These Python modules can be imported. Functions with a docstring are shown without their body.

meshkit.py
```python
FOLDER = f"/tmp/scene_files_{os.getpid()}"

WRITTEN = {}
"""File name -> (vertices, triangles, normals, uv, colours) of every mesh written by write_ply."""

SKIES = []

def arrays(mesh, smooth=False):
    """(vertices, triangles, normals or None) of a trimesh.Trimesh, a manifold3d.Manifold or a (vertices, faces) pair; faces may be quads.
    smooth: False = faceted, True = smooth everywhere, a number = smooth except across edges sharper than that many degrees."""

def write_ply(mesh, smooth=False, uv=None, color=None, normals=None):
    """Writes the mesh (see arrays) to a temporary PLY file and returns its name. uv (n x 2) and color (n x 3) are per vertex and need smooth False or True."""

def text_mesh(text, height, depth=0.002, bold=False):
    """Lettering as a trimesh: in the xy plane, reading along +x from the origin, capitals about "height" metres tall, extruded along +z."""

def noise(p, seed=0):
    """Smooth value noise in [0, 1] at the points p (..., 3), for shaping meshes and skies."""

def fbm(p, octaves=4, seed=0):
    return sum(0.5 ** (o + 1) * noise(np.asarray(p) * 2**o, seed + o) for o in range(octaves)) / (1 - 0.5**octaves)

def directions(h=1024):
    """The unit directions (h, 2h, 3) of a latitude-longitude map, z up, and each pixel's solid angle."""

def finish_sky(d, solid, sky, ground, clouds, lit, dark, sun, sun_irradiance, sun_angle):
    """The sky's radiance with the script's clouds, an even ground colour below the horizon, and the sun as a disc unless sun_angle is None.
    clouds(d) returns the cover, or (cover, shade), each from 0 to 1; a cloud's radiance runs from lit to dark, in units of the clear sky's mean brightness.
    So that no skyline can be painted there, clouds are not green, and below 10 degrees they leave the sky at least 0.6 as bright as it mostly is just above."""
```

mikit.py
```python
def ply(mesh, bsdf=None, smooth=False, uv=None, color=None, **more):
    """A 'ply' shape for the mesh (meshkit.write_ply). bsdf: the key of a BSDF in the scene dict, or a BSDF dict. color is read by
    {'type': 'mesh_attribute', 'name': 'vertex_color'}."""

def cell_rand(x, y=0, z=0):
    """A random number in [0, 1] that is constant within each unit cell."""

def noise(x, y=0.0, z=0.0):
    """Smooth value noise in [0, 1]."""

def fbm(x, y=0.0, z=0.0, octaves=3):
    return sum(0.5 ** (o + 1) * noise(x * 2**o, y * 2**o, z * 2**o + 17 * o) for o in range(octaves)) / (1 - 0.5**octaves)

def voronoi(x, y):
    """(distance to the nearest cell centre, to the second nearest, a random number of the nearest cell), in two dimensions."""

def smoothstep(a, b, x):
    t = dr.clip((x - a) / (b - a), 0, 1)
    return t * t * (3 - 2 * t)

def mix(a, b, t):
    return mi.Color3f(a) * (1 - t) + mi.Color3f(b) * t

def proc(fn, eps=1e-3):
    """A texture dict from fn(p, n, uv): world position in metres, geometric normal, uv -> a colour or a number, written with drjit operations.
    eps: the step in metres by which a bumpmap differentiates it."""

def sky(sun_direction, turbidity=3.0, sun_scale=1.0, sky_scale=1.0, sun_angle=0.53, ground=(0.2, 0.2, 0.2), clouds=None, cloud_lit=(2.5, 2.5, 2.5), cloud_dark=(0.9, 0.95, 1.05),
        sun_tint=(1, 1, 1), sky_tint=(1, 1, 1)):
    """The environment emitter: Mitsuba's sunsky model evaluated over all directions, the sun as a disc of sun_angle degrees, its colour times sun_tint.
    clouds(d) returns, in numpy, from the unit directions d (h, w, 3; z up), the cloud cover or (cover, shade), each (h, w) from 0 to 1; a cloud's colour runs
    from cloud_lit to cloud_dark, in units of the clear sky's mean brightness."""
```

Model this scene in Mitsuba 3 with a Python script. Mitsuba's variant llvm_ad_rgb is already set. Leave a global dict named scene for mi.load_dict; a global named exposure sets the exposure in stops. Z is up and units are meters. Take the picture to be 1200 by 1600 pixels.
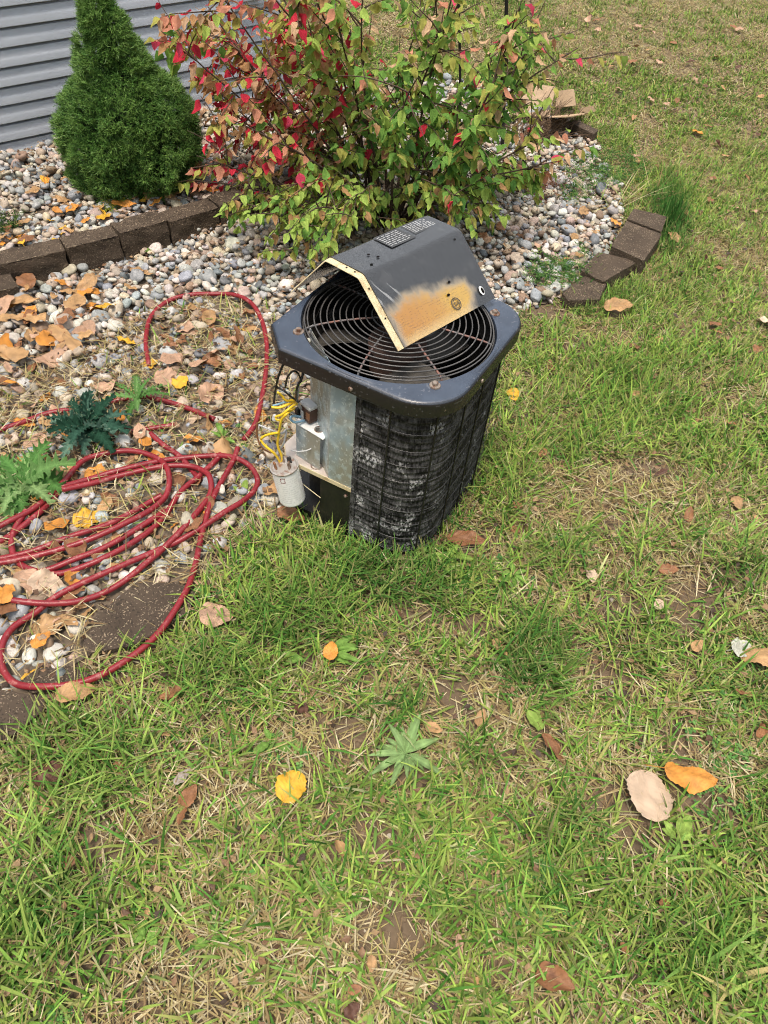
import math, random
import numpy as np, trimesh, mitsuba as mi, drjit as dr
import mikit, meshkit
from scipy.spatial import cKDTree
from shapely.geometry import Polygon, Point, LineString
from shapely import contains_xy, prepare
T = mi.ScalarTransform4f
scene, labels = {}, {}

# ------------------------------------------------------------------ camera, sky, exposure
H = 1.70                                    # eye height over the lawn
PITCH, ROLL, FPX = math.radians(48.63), math.radians(4.93), 1147.2
FW = np.array([0, math.cos(PITCH), -math.sin(PITCH)])
_r0 = np.array([1.0, 0, 0]); _u0 = np.cross(_r0, FW)
RT = _r0 * math.cos(ROLL) + _u0 * math.sin(ROLL)
UP = -_r0 * math.sin(ROLL) + _u0 * math.cos(ROLL)
scene['camera'] = {'type': 'perspective', 'fov_axis': 'x', 'fov': 2 * math.degrees(math.atan(600 / FPX)), 'near_clip': 0.05, 'far_clip': 200.0,
                   'to_world': T().look_at(origin=[0, 0, H], target=[0, float(FW[1]), H + float(FW[2])], up=[float(x) for x in UP])}
scene['sky_light'] = mikit.sky([-0.10, -0.27, 0.96], turbidity=4, sun_scale=0.50, sun_angle=14, clouds=lambda d: 0.9, cloud_lit=(1.66, 1.70, 1.75), sun_tint=(.96, .99, 1.06))
exposure = 2.62

def ray(px, py):
    """World directions of the rays the survey of the garden was made with (photo pixels)."""
    px, py = np.asarray(px, float), np.asarray(py, float)
    return FW + ((px - 600) / FPX)[..., None] * RT - ((py - 800) / FPX)[..., None] * UP
def G(px, py, z=0.0):
    """The place on level ground at height z."""
    d = ray(px, py)
    return np.array([0, 0, H]) + d * ((z - H) / d[..., 2])[..., None]
def GP(pts, z=0.0):
    p = np.array(pts, float)
    return G(p[:, 0], p[:, 1], z)
def slant(p): return np.linalg.norm(np.asarray(p) - [0, 0, H], axis=-1)
def px_m(p): return (np.asarray(p) - [0, 0, H]) @ FW / FPX      # metres per photo pixel there
def lin(r, g, b):
    c = np.array([r, g, b], float) / 255
    return np.where(c <= 0.04045, c / 12.92, ((c + 0.055) / 1.055) ** 2.4)
def pal(*cs): return np.array([lin(*c) for c in cs])

# ------------------------------------------------------------------ scene helpers
taken = {}
def key_for(name, parent=None):
    base = (parent + '__' if parent else '') + name
    n = taken.get(base, 0); taken[base] = n + 1
    return base if n == 0 else f'{base}_{n:03d}'
def thing(name, label, cat, group=None, kind=None):
    k = key_for(name); labels[k] = {'label': label}
    if cat: labels[k]['category'] = cat
    if group: labels[k]['group'] = group
    if kind: labels[k]['kind'] = kind
    return k
def add(name, mesh, mat, parent=None, label=None, cat=None, group=None, kind=None, smooth=False, uv=None, color=None):
    k = key_for(name, parent)
    scene[k] = mikit.ply(mesh, mat, smooth=smooth, uv=uv, color=color)
    d = {}
    if label: d['label'] = label
    if cat: d['category'] = cat
    if group: d['group'] = group
    if kind: d['kind'] = kind
    if d: labels[k] = d
    return k
class MB:
    """Collects triangles with vertex colours."""
    def __init__(s): s.v, s.f, s.c, s.n = [], [], [], 0
    def put(s, v, f, c=None):
        v = np.asarray(v, float).reshape(-1, 3)
        s.v.append(v); s.f.append(np.asarray(f, int) + s.n)
        c = np.zeros(3) if c is None else np.asarray(c, float)
        s.c.append(np.broadcast_to(c, v.shape)); s.n += len(v)
    def mesh(s): return np.vstack(s.v), np.vstack(s.f)
    def color(s): return np.vstack(s.c)
def tris(f):
    f = np.asarray(f, int)
    return np.vstack([f[:, [0, 1, 2]], f[:, [0, 2, 3]]]) if f.shape[1] == 4 else f
def smooth_path(pts, n=8):
    p = np.asarray(pts, float); p = np.vstack([2 * p[0] - p[1], p, 2 * p[-1] - p[-2]])
    t = np.linspace(0, 1, n, endpoint=False)[:, None]; out = []
    for i in range(1, len(p) - 2):
        a, b, c, d = p[i - 1:i + 3]
        out.append(0.5 * (2 * b + (c - a) * t + (2 * a - 5 * b + 4 * c - d) * t**2 + (3 * b - a - 3 * c + d) * t**3))
    return np.vstack(out + [p[-2:-1]])
def tube(p, r, sides=8, caps=True, closed=False):
    p = np.asarray(p, float); n = len(p)
    t = (np.roll(p, -1, 0) - np.roll(p, 1, 0)) if closed else np.gradient(p, axis=0)
    t /= np.linalg.norm(t, axis=1, keepdims=True) + 1e-12
    ref = np.array([0.13, 0.21, 0.97]) if np.abs(t[:, 2]).mean() < 0.8 else np.array([0.96, 0.2, 0.1])
    a = np.cross(t, ref); a /= np.linalg.norm(a, axis=1, keepdims=True) + 1e-12
    b = np.cross(t, a); ang = np.arange(sides) * 2 * np.pi / sides
    r = np.broadcast_to(r, (n,))[:, None, None]
    v = (p[:, None] + r * (np.cos(ang)[None, :, None] * a[:, None] + np.sin(ang)[None, :, None] * b[:, None])).reshape(-1, 3)
    m = n if closed else n - 1
    i, j = np.meshgrid(np.arange(m), np.arange(sides), indexing='ij'); i2 = (i + 1) % n; j2 = (j + 1) % sides
    f = tris(np.stack([i * sides + j, i * sides + j2, i2 * sides + j2, i2 * sides + j], -1).reshape(-1, 4))
    if caps and not closed:
        v = np.vstack([v, p[:1], p[-1:]]); k = np.arange(sides); k2 = (k + 1) % sides
        f = np.vstack([f, np.stack([k2, k, k * 0 + n * sides], 1), np.stack([(n - 1) * sides + k, (n - 1) * sides + k2, k * 0 + n * sides + 1], 1)])
    return v, f
def box(cx, cy, cz, dx, dy, dz, bevel=0.0):
    if bevel:
        o = np.array([[sx, sy, sz] for sx in (-1, 1) for sy in (-1, 1) for sz in (-1, 1)])
        h = np.array([dx, dy, dz]) / 2; pts = []
        for k in range(3):
            q = h - bevel; q = q.copy(); q[k] = h[k]; pts.append(o * q)
        m = trimesh.convex.convex_hull(np.vstack(pts)); m.apply_translation([cx, cy, cz])
    else:
        m = trimesh.creation.box((dx, dy, dz)); m.apply_translation([cx, cy, cz])
    return np.array(m.vertices), np.array(m.faces)
def grid(nu, nv):
    i, j = np.meshgrid(np.arange(nu - 1), np.arange(nv - 1), indexing='ij')
    return tris(np.stack([i * nv + j, (i + 1) * nv + j, (i + 1) * nv + j + 1, i * nv + j + 1], -1).reshape(-1, 4))
def rotz(a): return np.array([[math.cos(a), -math.sin(a), 0], [math.sin(a), math.cos(a), 0], [0, 0, 1]])
def sstep(a, b, x):
    t = np.clip((x - a) / (b - a), 0, 1); return t * t * (3 - 2 * t)
def inside(poly, x, y): return contains_xy(poly, x, y)

# ------------------------------------------------------------------ materials
def vcol(): return {'type': 'mesh_attribute', 'name': 'vertex_color'}
def rgb(c): return {'type': 'rgb', 'value': [float(x) for x in c]}
def two(b): return {'type': 'twosided', 'bsdf': b}
M = mi  # shorthand inside procedural functions
N, FB, SS, MIX = mikit.noise, mikit.fbm, mikit.smoothstep, mikit.mix
scene['mat_leaf'] = {'type': 'principledthin', 'base_color': vcol(), 'roughness': 0.5, 'diff_trans': 0.8, 'eta': 1.4}
scene['mat_dry_leaf'] = two({'type': 'principled', 'base_color': vcol(), 'roughness': 0.6, 'specular': 0.35})
scene['mat_grass'] = {'type': 'principledthin', 'base_color': vcol(), 'roughness': 0.5, 'diff_trans': 0.45, 'eta': 1.35}
scene['mat_needle'] = two({'type': 'principled', 'base_color': vcol(), 'roughness': 0.5, 'specular': 0.4})
scene['mat_bark'] = two({'type': 'principled', 'base_color': mikit.proc(lambda p, n, uv: MIX((.035, .022, .016), (.11, .075, .055), FB(p.x * 90, p.y * 90, p.z * 30))), 'roughness': 0.9})
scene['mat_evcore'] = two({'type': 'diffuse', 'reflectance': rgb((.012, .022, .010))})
scene['mat_added_woods'] = two({'type': 'diffuse', 'reflectance': mikit.proc(lambda p, n, uv: MIX((.03, .045, .018), (.12, .12, .045), FB(p.x * 1.3, p.y * 1.3, p.z * 1.3, 3)))})
scene['mat_deadstem'] = two({'type': 'diffuse', 'reflectance': rgb((.16, .11, .075))})
scene['mat_clod'] = two({'type': 'principled', 'base_color': vcol(), 'roughness': 0.95, 'specular': .1})
def stone_fn(p, n, uv): return 0.0012 * FB(p.x * 140, p.y * 140, p.z * 140)
scene['mat_pebble'] = {'type': 'principled', 'base_color': vcol(), 'roughness': 0.62, 'specular': 0.4}
def soil(p, n, uv):
    a = FB(p.x * 6, p.y * 6, p.z * 6, 3); b = FB(p.x * 70, p.y * 70, 3.0, 3)
    c = MIX((.085, .062, .040), (.18, .132, .088), a * .5 + b * .5)
    far = SS(5.0, 12.0, dr.sqrt(p.x * p.x + p.y * p.y))
    return c * (1 - far) + MIX((.10, .12, .04), (.2, .18, .08), FB(p.x * 1.5, p.y * 1.5, 0.0)) * far
scene['mat_soil'] = two({'type': 'bumpmap', 'arbitrary': mikit.proc(lambda p, n, uv: 0.006 * FB(p.x * 60, p.y * 60, 0.0, 3), eps=2e-3),
                      'bsdf': {'type': 'principled', 'base_color': mikit.proc(soil), 'roughness': 0.95, 'specular': 0.2}})
def bed_soil(p, n, uv): return MIX((.075, .06, .045), (.19, .15, .11), FB(p.x * 40, p.y * 40, 1.0, 3))
scene['mat_bed'] = two({'type': 'principled', 'base_color': mikit.proc(bed_soil), 'roughness': 0.95, 'specular': 0.2})
def conc(p, n, uv):
    g = N(p.x * 230, p.y * 230, p.z * 230); h = N(p.x * 330 + 9, p.y * 330, p.z * 330)
    base = MIX((.045, .034, .026), (.092, .070, .052), FB(p.x * 9, p.y * 9, p.z * 9))
    c = MIX(base, (.035, .028, .022), SS(.62, .75, g) * .8)
    return MIX(c, (.30, .24, .17), SS(.74, .82, h) * .8)
scene['mat_block'] = {'type': 'bumpmap', 'arbitrary': mikit.proc(lambda p, n, uv: 0.004 * FB(p.x * 160, p.y * 160, p.z * 160, 2), eps=8e-4), 'bsdf': {'type': 'principled', 'base_color': mikit.proc(conc), 'roughness': 0.95, 'specular': 0.2}}
def black_paint_sky_top(p, n, uv):
    # sky reflection painted into the up-facing colour by normal; sides kept black
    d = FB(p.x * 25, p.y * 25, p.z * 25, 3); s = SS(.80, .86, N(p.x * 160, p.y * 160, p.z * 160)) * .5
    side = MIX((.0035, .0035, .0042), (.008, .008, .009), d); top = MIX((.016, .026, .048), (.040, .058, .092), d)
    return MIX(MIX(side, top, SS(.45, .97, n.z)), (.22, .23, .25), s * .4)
scene['mat_cap'] = two({'type': 'principled', 'base_color': mikit.proc(black_paint_sky_top), 'roughness': mikit.proc(lambda p, n, uv: .30 + .25 * FB(p.x * 30, p.y * 30, p.z * 30)), 'specular': .7, 'clearcoat': .3, 'clearcoat_gloss': .8})
scene['mat_black'] = two({'type': 'principled', 'base_color': mikit.proc(lambda p, n, uv: MIX((.006, .006, .007), (.015, .0145, .014), FB(p.x * 40, p.y * 40, p.z * 20))), 'roughness': 0.42, 'specular': 0.5})
scene['mat_wire'] = two({'type': 'principled', 'base_color': mikit.proc(lambda p, n, uv: MIX((.035, .037, .042), (.11, .105, .10), FB(p.x * 60, p.y * 60, p.z * 60))), 'roughness': 0.4, 'specular': 0.6})
scene['mat_guard'] = two({'type': 'principled', 'base_color': rgb((.045, .046, .05)), 'roughness': 0.35, 'specular': 0.6})
scene['mat_spoke'] = two({'type': 'principled', 'base_color': mikit.proc(lambda p, n, uv: MIX((.12, .12, .125), (.20, .10, .08), SS(.45, .65, FB(p.x * 30, p.y * 30, p.z * 30)))), 'roughness': 0.55, 'metallic': 0.3})
scene['mat_steel'] = two({'type': 'principled', 'base_color': mikit.proc(lambda p, n, uv: MIX((.30, .25, .21), (.16, .08, .05), SS(.4, .7, FB(p.x * 120, p.y * 120, p.z * 120)))), 'roughness': 0.5, 'metallic': 0.5})
def galv(p, n, uv):
    w = FB(uv.x * 60, uv.y * 45, 2.0, 4); f = FB(uv.x * 16, uv.y * 9, 5.0, 4)
    c = MIX((.30, .40, .46), (.30, .30, .25), SS(.32, .68, f))
    c = MIX(c, (.46, .56, .60), SS(.48, .80, w) * .7)
    return MIX(c, (.66, .71, .72), SS(.62, .85, FB(uv.x * 190, uv.y * 130, 1.0)) * .7)
scene['mat_galv'] = two({'type': 'principled', 'base_color': mikit.proc(galv), 'roughness': 0.42, 'metallic': 0.3, 'specular': 0.5})
scene['mat_cream_metal'] = two({'type': 'principled', 'base_color': mikit.proc(lambda p, n, uv: MIX((.56, .49, .31), (.44, .34, .19), SS(.5, .75, FB(p.x * 60, p.y * 60, p.z * 60)))), 'roughness': 0.55})
scene['mat_fan'] = two({'type': 'principled', 'base_color': mikit.proc(lambda p, n, uv: MIX((.11, .105, .095), (.04, .034, .028), FB(p.x * 40, p.y * 40, p.z * 40))), 'roughness': 0.6, 'metallic': 0.2})
scene['mat_rust'] = two({'type': 'principled', 'base_color': mikit.proc(lambda p, n, uv: MIX((.06, .022, .014), (.07, .05, .04), FB(p.x * 80, p.y * 80, p.z * 80))), 'roughness': 0.8})
def coil(p, n, uv):
    wx, wy = uv.x + .004 * N(uv.x * 70, uv.y * 70, 1.0), uv.y + .006 * N(uv.x * 45, uv.y * 45, 2.0)
    fin = .5 + .5 * dr.sin(wx * 2 * math.pi / .0030)
    streak = .6 * FB(wx * 330, wy * 75, 3.0, 3) + .4 * FB(wx * 190, wy * 210, 6.0, 2); dust = FB(wx * 26, wy * 34, 7.0, 4)
    row = .5 + .5 * dr.cos(uv.y * 2 * math.pi / .0105 + 2.5 * N(uv.x * 40, uv.y * 30, 5.0))
    base = MIX((.006, .006, .007), (.19, .192, .195), dr.clip((streak - .5) * 1.2 + (dust - .38) * 1.0 + .10 * row + .12 * fin, 0, 1) * .8)
    blotch = .75 * FB(wx * 34, wy * 22, 1.0, 4) + .25 * streak + .15 * SS(.15, .0, uv.y) * SS(.24, .15, uv.x) + .14 * SS(.030, .0, uv.x) + .04 * SS(.34, .0, uv.y) + .05 * SS(.12, .0, uv.x) - .10 * SS(.21, .27, uv.x)
    speck = FB(wx * 260, wy * 200, 8.0, 3)
    return MIX(base, (.48, .49, .50), SS(.54, .74, blotch) * SS(.36, .68, speck))
scene['mat_coil'] = two({'type': 'bumpmap', 'arbitrary': mikit.proc(lambda p, n, uv: .0012 * (.5 + .5 * dr.sin(uv.x * 2 * math.pi / .0032)) + .003 * FB(uv.x * 200, uv.y * 90, 0.0, 2), eps=4e-4), 'bsdf': {'type': 'principled', 'base_color': mikit.proc(coil), 'roughness': 0.6, 'specular': 0.4}})
def cover(p, n, uv):
    # uv in metres: x along the fold, y from the lower edge of the wide face up
    w = FB(uv.x * 22, uv.y * 22, 4.0, 3) - .5; fine = FB(uv.x * 160, uv.y * 60, 2.0, 3)
    paint = MIX((.004, .005, .007), (.010, .0115, .0145), fine)
    paint = MIX(paint, (.05, .05, .052), SS(.6, .8, FB(uv.x * 30, uv.y * 30, 9.0)) * .25)
    top = .098 + .03 * dr.sin(uv.x * 13.0 + .4) * .5 + w * .05
    d = dr.minimum(top - uv.y, dr.minimum((uv.x - (.014 + w * .02)) * 1.6, (.300 + uv.y * .1 + w * .05) - uv.x))
    burn = SS(-.014, .022, d + .012 * (fine - .5)); core = SS(.004, .040, d + .012 * (fine - .5))
    hot = MIX((.39, .245, .036), (.31, .135, .010), SS(.30, .06, uv.x + w * .2) * .8 + .12)
    hot = MIX(hot, (.45, .34, .15), SS(.030, .0, uv.y + w * .02) * .7)
    line = SS(.55, .75, N(uv.x * 170, dr.floor(uv.y * 130) * 7.0, 3.0)) * SS(.25, .4, dr.abs(uv.y * 130 - dr.floor(uv.y * 130) - .5))
    hot = MIX(hot, hot * .5, line * .55 * SS(.085, .07, uv.y))
    c = MIX(paint, MIX((.24, .20, .14), hot, core), burn)
    scr = SS(.72, .80, N(uv.x * 240 + uv.y * 120, uv.y * 40, 1.0)) * SS(.05, .02, dr.abs(uv.x - .045)) * SS(.1, .12, uv.y) * SS(.19, .14, uv.y)
    return MIX(c, (.25, .26, .27), scr * .8)
scene['mat_cover'] = two({'type': 'principled', 'base_color': mikit.proc(cover), 'roughness': .25, 'specular': 1.0, 'clearcoat': .8, 'clearcoat_gloss': .85})
scene['mat_white'] = two({'type': 'principled', 'base_color': rgb((.46, .47, .48)), 'roughness': 0.5})
scene['mat_ink'] = two({'type': 'principled', 'base_color': rgb((.03, .03, .03)), 'roughness': 0.5})
scene['mat_tray'] = two({'type': 'principled', 'base_color': mikit.proc(lambda p, n, uv: MIX((.45, .36, .31), (.58, .55, .52), FB(p.x * 40, p.y * 40, p.z * 40))), 'roughness': 0.5, 'metallic': 0.3})
scene['mat_galv_pale'] = two({'type': 'principled', 'base_color': rgb((.74, .77, .77)), 'roughness': 0.4, 'metallic': 0.2})
scene['mat_hole'] = two({'type': 'diffuse', 'reflectance': rgb((.006, .006, .006))})
scene['mat_label'] = two({'type': 'principled', 'base_color': rgb((.035, .037, .04)), 'roughness': 0.5})
def can(p, n, uv):
    r = dr.floor(uv.y * 16); q = uv.y * 16 - r
    t = SS(.35, .5, N(uv.x * 60, r * 5.3, 1.0)) * SS(.18, .26, q) * SS(.72, .64, q) * SS(.9, 2.0, r) * SS(14.0, 12.5, r)
    return MIX((.82, .83, .84), (.30, .30, .36), t * .22)
scene['mat_can'] = {'type': 'principled', 'base_color': mikit.proc(can), 'roughness': 0.38, 'specular': 0.5}
def hose(p, n, uv):
    c = MIX((.165, .010, .017), (.26, .021, .030), FB(p.x * 30, p.y * 30, p.z * 30))
    return MIX(c, (.42, .20, .18), SS(.64, .85, FB(p.x * 90, p.y * 90, 3.0)) * .5)
scene['mat_hose'] = {'type': 'principled', 'base_color': mikit.proc(hose), 'roughness': 0.42, 'specular': 0.5}
scene['mat_worn'] = two({'type': 'principled', 'base_color': rgb((.52, .30, .26)), 'roughness': 0.7})
scene['mat_canrim'] = two({'type': 'principled', 'base_color': mikit.proc(lambda p, n, uv: MIX((.40, .38, .36), (.26, .17, .13), SS(.5, .75, FB(p.x * 90, p.y * 90, p.z * 90)))), 'roughness': 0.45, 'metallic': 0.4})
scene['mat_yellow'] = two({'type': 'principled', 'base_color': rgb((.74, .52, .03)), 'roughness': 0.4})
scene['mat_blue'] = two({'type': 'principled', 'base_color': rgb((.2, .36, .5)), 'roughness': 0.4})
scene['mat_brown'] = two({'type': 'principled', 'base_color': rgb((.22, .10, .045)), 'roughness': 0.5})
scene['mat_grey'] = two({'type': 'principled', 'base_color': rgb((.36, .37, .38)), 'roughness': 0.45})
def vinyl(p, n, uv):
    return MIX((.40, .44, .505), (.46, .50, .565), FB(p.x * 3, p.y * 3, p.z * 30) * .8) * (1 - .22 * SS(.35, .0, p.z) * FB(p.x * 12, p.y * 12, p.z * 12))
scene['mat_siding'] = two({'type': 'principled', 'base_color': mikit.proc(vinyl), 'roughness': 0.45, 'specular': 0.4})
scene['mat_card'] = two({'type': 'principled', 'base_color': mikit.proc(lambda p, n, uv: MIX((.25, .175, .105), (.34, .245, .16), FB(p.x * 14, p.y * 14, p.z * 14))), 'roughness': 0.9})

# ------------------------------------------------------------------ lie of the land
ZT = 0.050                                                        # the upper terrace by the house
EDGE = GP([(-260, 470), (0, 410), (103, 390), (187, 368), (264, 346), (343, 322), (395, 303), (440, 290)], 0.10)[:, :2]
e_dir = EDGE[-1] - EDGE[1]; e_len = np.linalg.norm(e_dir); e_dir /= e_len; e_nrm = np.array([-e_dir[1], e_dir[0]])
def terrace(x, y):
    d = (x - EDGE[1, 0]) * e_nrm[0] + (y - EDGE[1, 1]) * e_nrm[1]
    s = (x - EDGE[1, 0]) * e_dir[0] + (y - EDGE[1, 1]) * e_dir[1]
    return ZT * sstep(0.03, 0.10, d) * (1 - sstep(e_len + 0.15, e_len + 1.1, s))
W0, W1 = G(0, 236, ZT), G(385, 152, ZT)
w_dir = (W1 - W0)[:2] / np.linalg.norm((W1 - W0)[:2]); w_out = np.array([w_dir[1], -w_dir[0]])
W_END = float((G(431, 141, ZT) - W0)[:2] @ w_dir)
BED = Polygon(GP([(-500, 1500), (-60, 1230), (0, 1165), (70, 1100), (130, 1035), (215, 1000), (285, 960), (320, 900), (400, 835), (490, 800), (640, 700), (760, 560), (812, 492),
                  (880, 468), (945, 408), (975, 345), (968, 300), (940, 250), (928, 215), (900, 196), (860, 182), (820, 150), (700, 125), (435, 128), (390, 150), (0, 234), (-700, 400), (-900, 900)])[:, :2]).buffer(0)
BED_IN = [BED.buffer(-k) for k in (.02, .05, .08, .12)]
for _b in [BED] + BED_IN: prepare(_b)
def land(x, y):
    x, y = np.asarray(x, float), np.asarray(y, float)
    q = np.stack([x * 1.7, y * 1.7, x * 0], -1)
    sunk = sum(contains_xy(b, x, y).astype(float) for b in BED_IN) * .004
    return terrace(x, y) - sunk + 0.030 * (meshkit.fbm(q, 3, 5) - .5) + 0.016 * (meshkit.fbm(q * 6, 3, 9) - .5)
def in_bed(x, y, grow=0.0):
    poly = BED.buffer(grow) if grow else BED
    front = (x - W0[0]) * w_out[0] + (y - W0[1]) * w_out[1] > 0.01
    return inside(poly, x, y) & front

def sheet(x0, x1, y0, y1, step):
    xs, ys = np.arange(x0, x1 + step / 2, step), np.arange(y0, y1 + step / 2, step)
    X, Y = np.meshgrid(xs, ys, indexing='ij')
    return X, Y, grid(len(xs), len(ys))
# one sheet: fine in the garden, stretched far out beyond it
t = np.linspace(-1, 1, 261)
gx = 6.0 * t + 54.0 * np.sign(t) * np.clip(np.abs(t) - .8, 0, 1)**2 / .04
gy = 4.0 + 6.0 * t + 54.0 * np.sign(t) * np.clip(np.abs(t) - .8, 0, 1)**2 / .04
X, Y = np.meshgrid(gx, gy, indexing='ij')
Z = land(X, Y)
add('ground', (np.stack([X, Y, Z], -1).reshape(-1, 3), grid(261, 261)), 'mat_soil', smooth=True, label='bare brown soil of the lawn, showing through the thin grass', kind='structure')
# gravel bed: its own soil sheet 6 mm above
X, Y, F = sheet(-4.2, 1.8, 0.2, 6.4, 0.035)
ok = in_bed(X, Y)
keep = ok.reshape(-1)[F].all(1)
V = np.stack([X, Y, land(X, Y) + 0.006], -1).reshape(-1, 3)
used = np.unique(F[keep]); remap = np.full(len(V), -1); remap[used] = np.arange(len(used))
add('gravel_bed', (V[used], remap[F[keep]]), 'mat_bed', smooth=True, label='dark soil under the gravel of the planting bed beside the house', kind='structure')

# ------------------------------------------------------------------ house wall of dutch lap siding
wall = thing('house_wall', 'house wall clad in grey horizontal vinyl siding behind the conical evergreen', 'wall')
PITCHW = 0.0775
LEFT = -2.6
def along(s, out, z): return np.array([W0[0] + w_dir[0] * s + w_out[0] * out, W0[1] + w_dir[1] * s + w_out[1] * out, z])
prof = [(-.010, .0005), (.0140, .0), (.0155, .0020), (.0140, .0260), (.0105, .0320), (.0088, .0400), (.0050, .0640), (-.010, .0570), (-.011, PITCHW - .001)]
rng = np.random.default_rng(3)
for k in range(27):
    z0 = ZT - .035 + k * PITCHW
    ss = np.linspace(LEFT, W_END, 22)
    V = np.array([[along(s, o + .0012 * math.sin(s * 2.1 + k * 1.7) * (i > 0), z0 + z) for i, (o, z) in enumerate(prof)] for s in ss])
    add('siding_board', (V.reshape(-1, 3), grid(len(ss), len(prof))[:, ::-1]), 'mat_siding', wall, smooth=35)
pv, pf = [], []
mb = MB()
for z, hgt, o in ((ZT - .09, 2.25, -.05),):
    c = along((LEFT + W_END) / 2, -.072, z + hgt / 2)
    v, f = box(0, 0, 0, W_END - LEFT, .115, hgt)
    a = math.atan2(w_dir[1], w_dir[0]); mb.put(v @ rotz(a).T + c, f)
add('sheathing', mb.mesh(), 'mat_siding', wall)
v, f = box(0, 0, 0, .055, .05, 2.2, .004); a = math.atan2(w_dir[1], w_dir[0])
add('corner_post', (v @ rotz(a).T + along(W_END + .012, -.002, ZT + 1.05), f), 'mat_siding', wall)
v, f = box(0, 0, 0, .17, .022, .13, .004)
mbk = thing('mounting_block', 'small grey rectangular mounting block on the siding at the top edge of the photo', 'mounting block')
c0 = along(float((G(392, 160, ZT) - W0)[:2] @ w_dir) - .06, .028, 0)
d = ray(388, 6); tt = ((along(0, .028, 0)[:2] - [0, 0]) @ w_out) / (d[:2] @ w_out); cpt = np.array([0, 0, H]) + d * tt
add('plate', (v @ rotz(a).T + cpt + [0, 0, .06], f), 'mat_siding', mbk)
v, f = box(0, 0, 0, .12, .02, .085, .006)
add('cover', (v @ rotz(a).T + cpt + [w_out[0] * .02, w_out[1] * .02, .06], f), 'mat_siding', mbk)

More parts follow.
